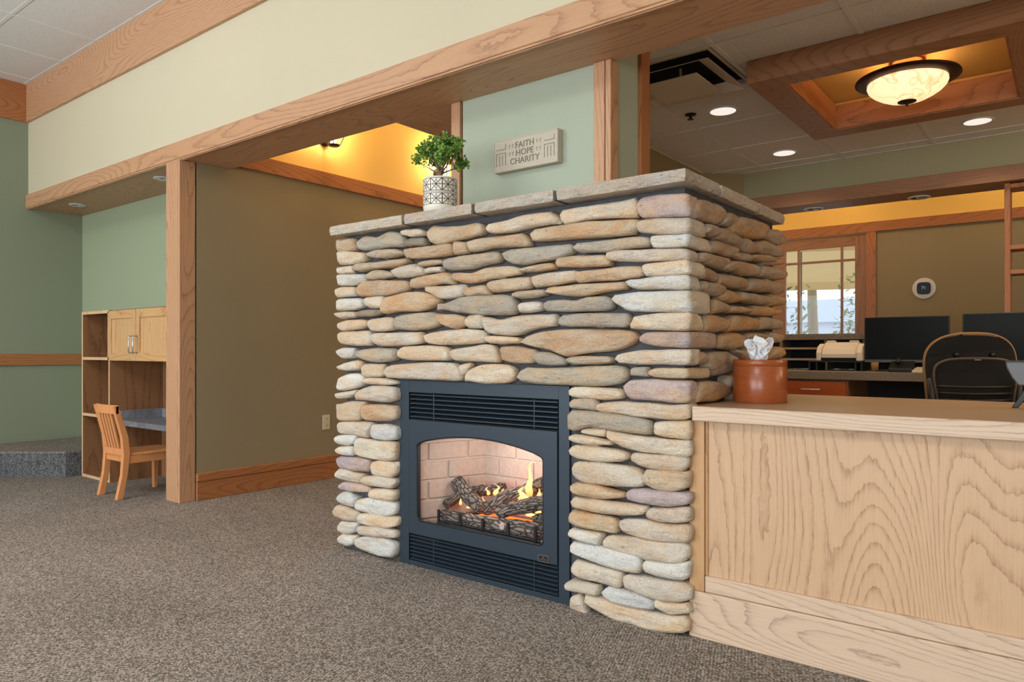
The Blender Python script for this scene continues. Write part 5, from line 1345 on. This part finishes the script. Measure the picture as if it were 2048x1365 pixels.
# square louvre air diffuser
ad = thing('air_diffuser', (-1.68, 3.67, H2), 'square cream ceiling air diffuser with nested plates beside the oak column', 'air vent')
ex0, ex1, ey0, ey1 = -1.975, -1.385, 3.37, 3.965
part('collar', MB().box(ex0+.012, ex1-.012, ey0, ey0+.03, H2-.002, H2+.01).box(ex0+.012, ex1-.012, ey1-.03, ey1-.012, H2-.002, H2+.01).box(ex0+.012, ex0+.03, ey0+.03, ey1-.03, H2-.002, H2+.01).box(ex1-.03, ex1-.012, ey0+.03, ey1-.03, H2-.002, H2+.01), 'diffuser', ad, .001)
part('throat', B(ex0+.03, ex1-.03, ey0+.03, ey1-.03, H2+.05, H2+.06), 'dark_hole', ad)
def cone(h0, h1, s0, s1):
    cx_, cy_ = (ex0+ex1)/2, (ey0+ey1)/2; mb = MB(); vs = []
    for s, z in ((s0, h0), (s1, h1), (s1-.006, h1), (s0-.006, h0)):
        vs += [(cx_-s, cy_-s, z), (cx_+s, cy_-s, z), (cx_+s, cy_+s, z), (cx_-s, cy_+s, z)]
    fs = []
    for i in range(4):
        j = (i+1) % 4; fs += [(i*4+k, i*4+(k+1) % 4, j*4+(k+1) % 4, j*4+k) for k in range(4)]
    return mb.add(vs, fs)
part('diffuser_ring', cone(H2-.040, H2-.008, .268, .190), 'diffuser', ad)
part('centre_plate', MB().box(-1.68-.165, -1.68+.165, 3.667-.165, 3.667+.165, H2-.062, H2-.057), 'diffuser', ad, .002)
part('plate_stem', MB().tube([(-1.68, 3.667, H2-.057), (-1.68, 3.667, H2+.05)], .008, 8), 'diffuser', ad)

# ================================================================= HALL SCONCES ON THE YELLOW WALLS
def sconce(x, y, z, label, nrm=(1, 0), power=16):
    s = thing('cage_wall_light', (x, y, z), label, 'wall light', 'cage wall lights on the yellow walls')
    nx, ny = nrm; cx_, cy_ = x+nx*.12, y+ny*.12
    part('wall_plate', MB().tube([(x, y, z-.02), (x+nx*.02, y+ny*.02, z-.02)], [.05, .045], 20), 'black', s, smooth=True)
    w = MB().tube([(x+nx*.015, y+ny*.015, z-.05), (cx_, cy_, z-.085)], .006, 6)
    part('arm', w, 'black', s)
    part('base_dish', MB().lathe([(.0005, -.092), (.035, -.09), (.05, -.078), (.034, -.074), (.0005, -.074)], cx_, cy_, 20, z), 'black', s, smooth=True)
    cg = MB()
    for k in range(4):
        a = PI/4+k*PI/2; cg.tube([(cx_+.045*math.cos(a), cy_+.045*math.sin(a), z-.08), (cx_+.115*math.cos(a), cy_+.115*math.sin(a), z+.07)], .004, 5)
    cg.tube([(cx_+.115*math.cos(PI/4+k*PI/2), cy_+.115*math.sin(PI/4+k*PI/2), z+.07) for k in range(4)], .004, 5, closed=True)
    part('cage', cg, 'black', s)
    part('bulb', MB().lathe([(.0005, -.07), (.016, -.065), (.018, -.04), (.032, -.01), (.034, .015), (.02, .04), (.0005, .048)], cx_, cy_, 16, z), 'bulb', s, smooth=True)
    point('sconce_lamp', (cx_+nx*.0, cy_+ny*.0, z+.09), power, WARM, .05)
s1, s2 = (-4.48,3.5375,2.6646), (-4.48,4.8033,2.6467)
sconce(-4.60, s1[1], s1[2], 'cage wall light on the yellow hall wall just under the header beam')
sconce(-4.60, s2[1], s2[2], 'cage wall light on the yellow hall wall behind the plant')
point('sconce_lamp', (-4.35, 6.2, 2.75), 16, WARM, .05); point('unseen_hall_lamp', (-3.5, 4.2, 3.05), 9, WARM, .15)  # second light is unseen fill added to lift the hall
for x in (-3.6, -1.9, -.4, 1.1):
    point('unseen_hall_lamp', (x, 7.9, 2.95), 11, WARM, .1)
# unseen warm fill added for the reception side, outside the frame: spots without fixtures
for x, y in ((.75, 3.4), (1.6, 4.6), (.75, 5.5), (2.6, 3.6)):
    spot('ceiling_spot', (x, y, H2-.03), 30.0, WARM2, 130, .05)
for x, y in ((1.7, 4.3), (3.0, 3.4)):
    point('reception_fill', (x, y, 1.9), 34, (1.0, .66, .40), .2)  # added point fill for the reception room; no pendants hang here
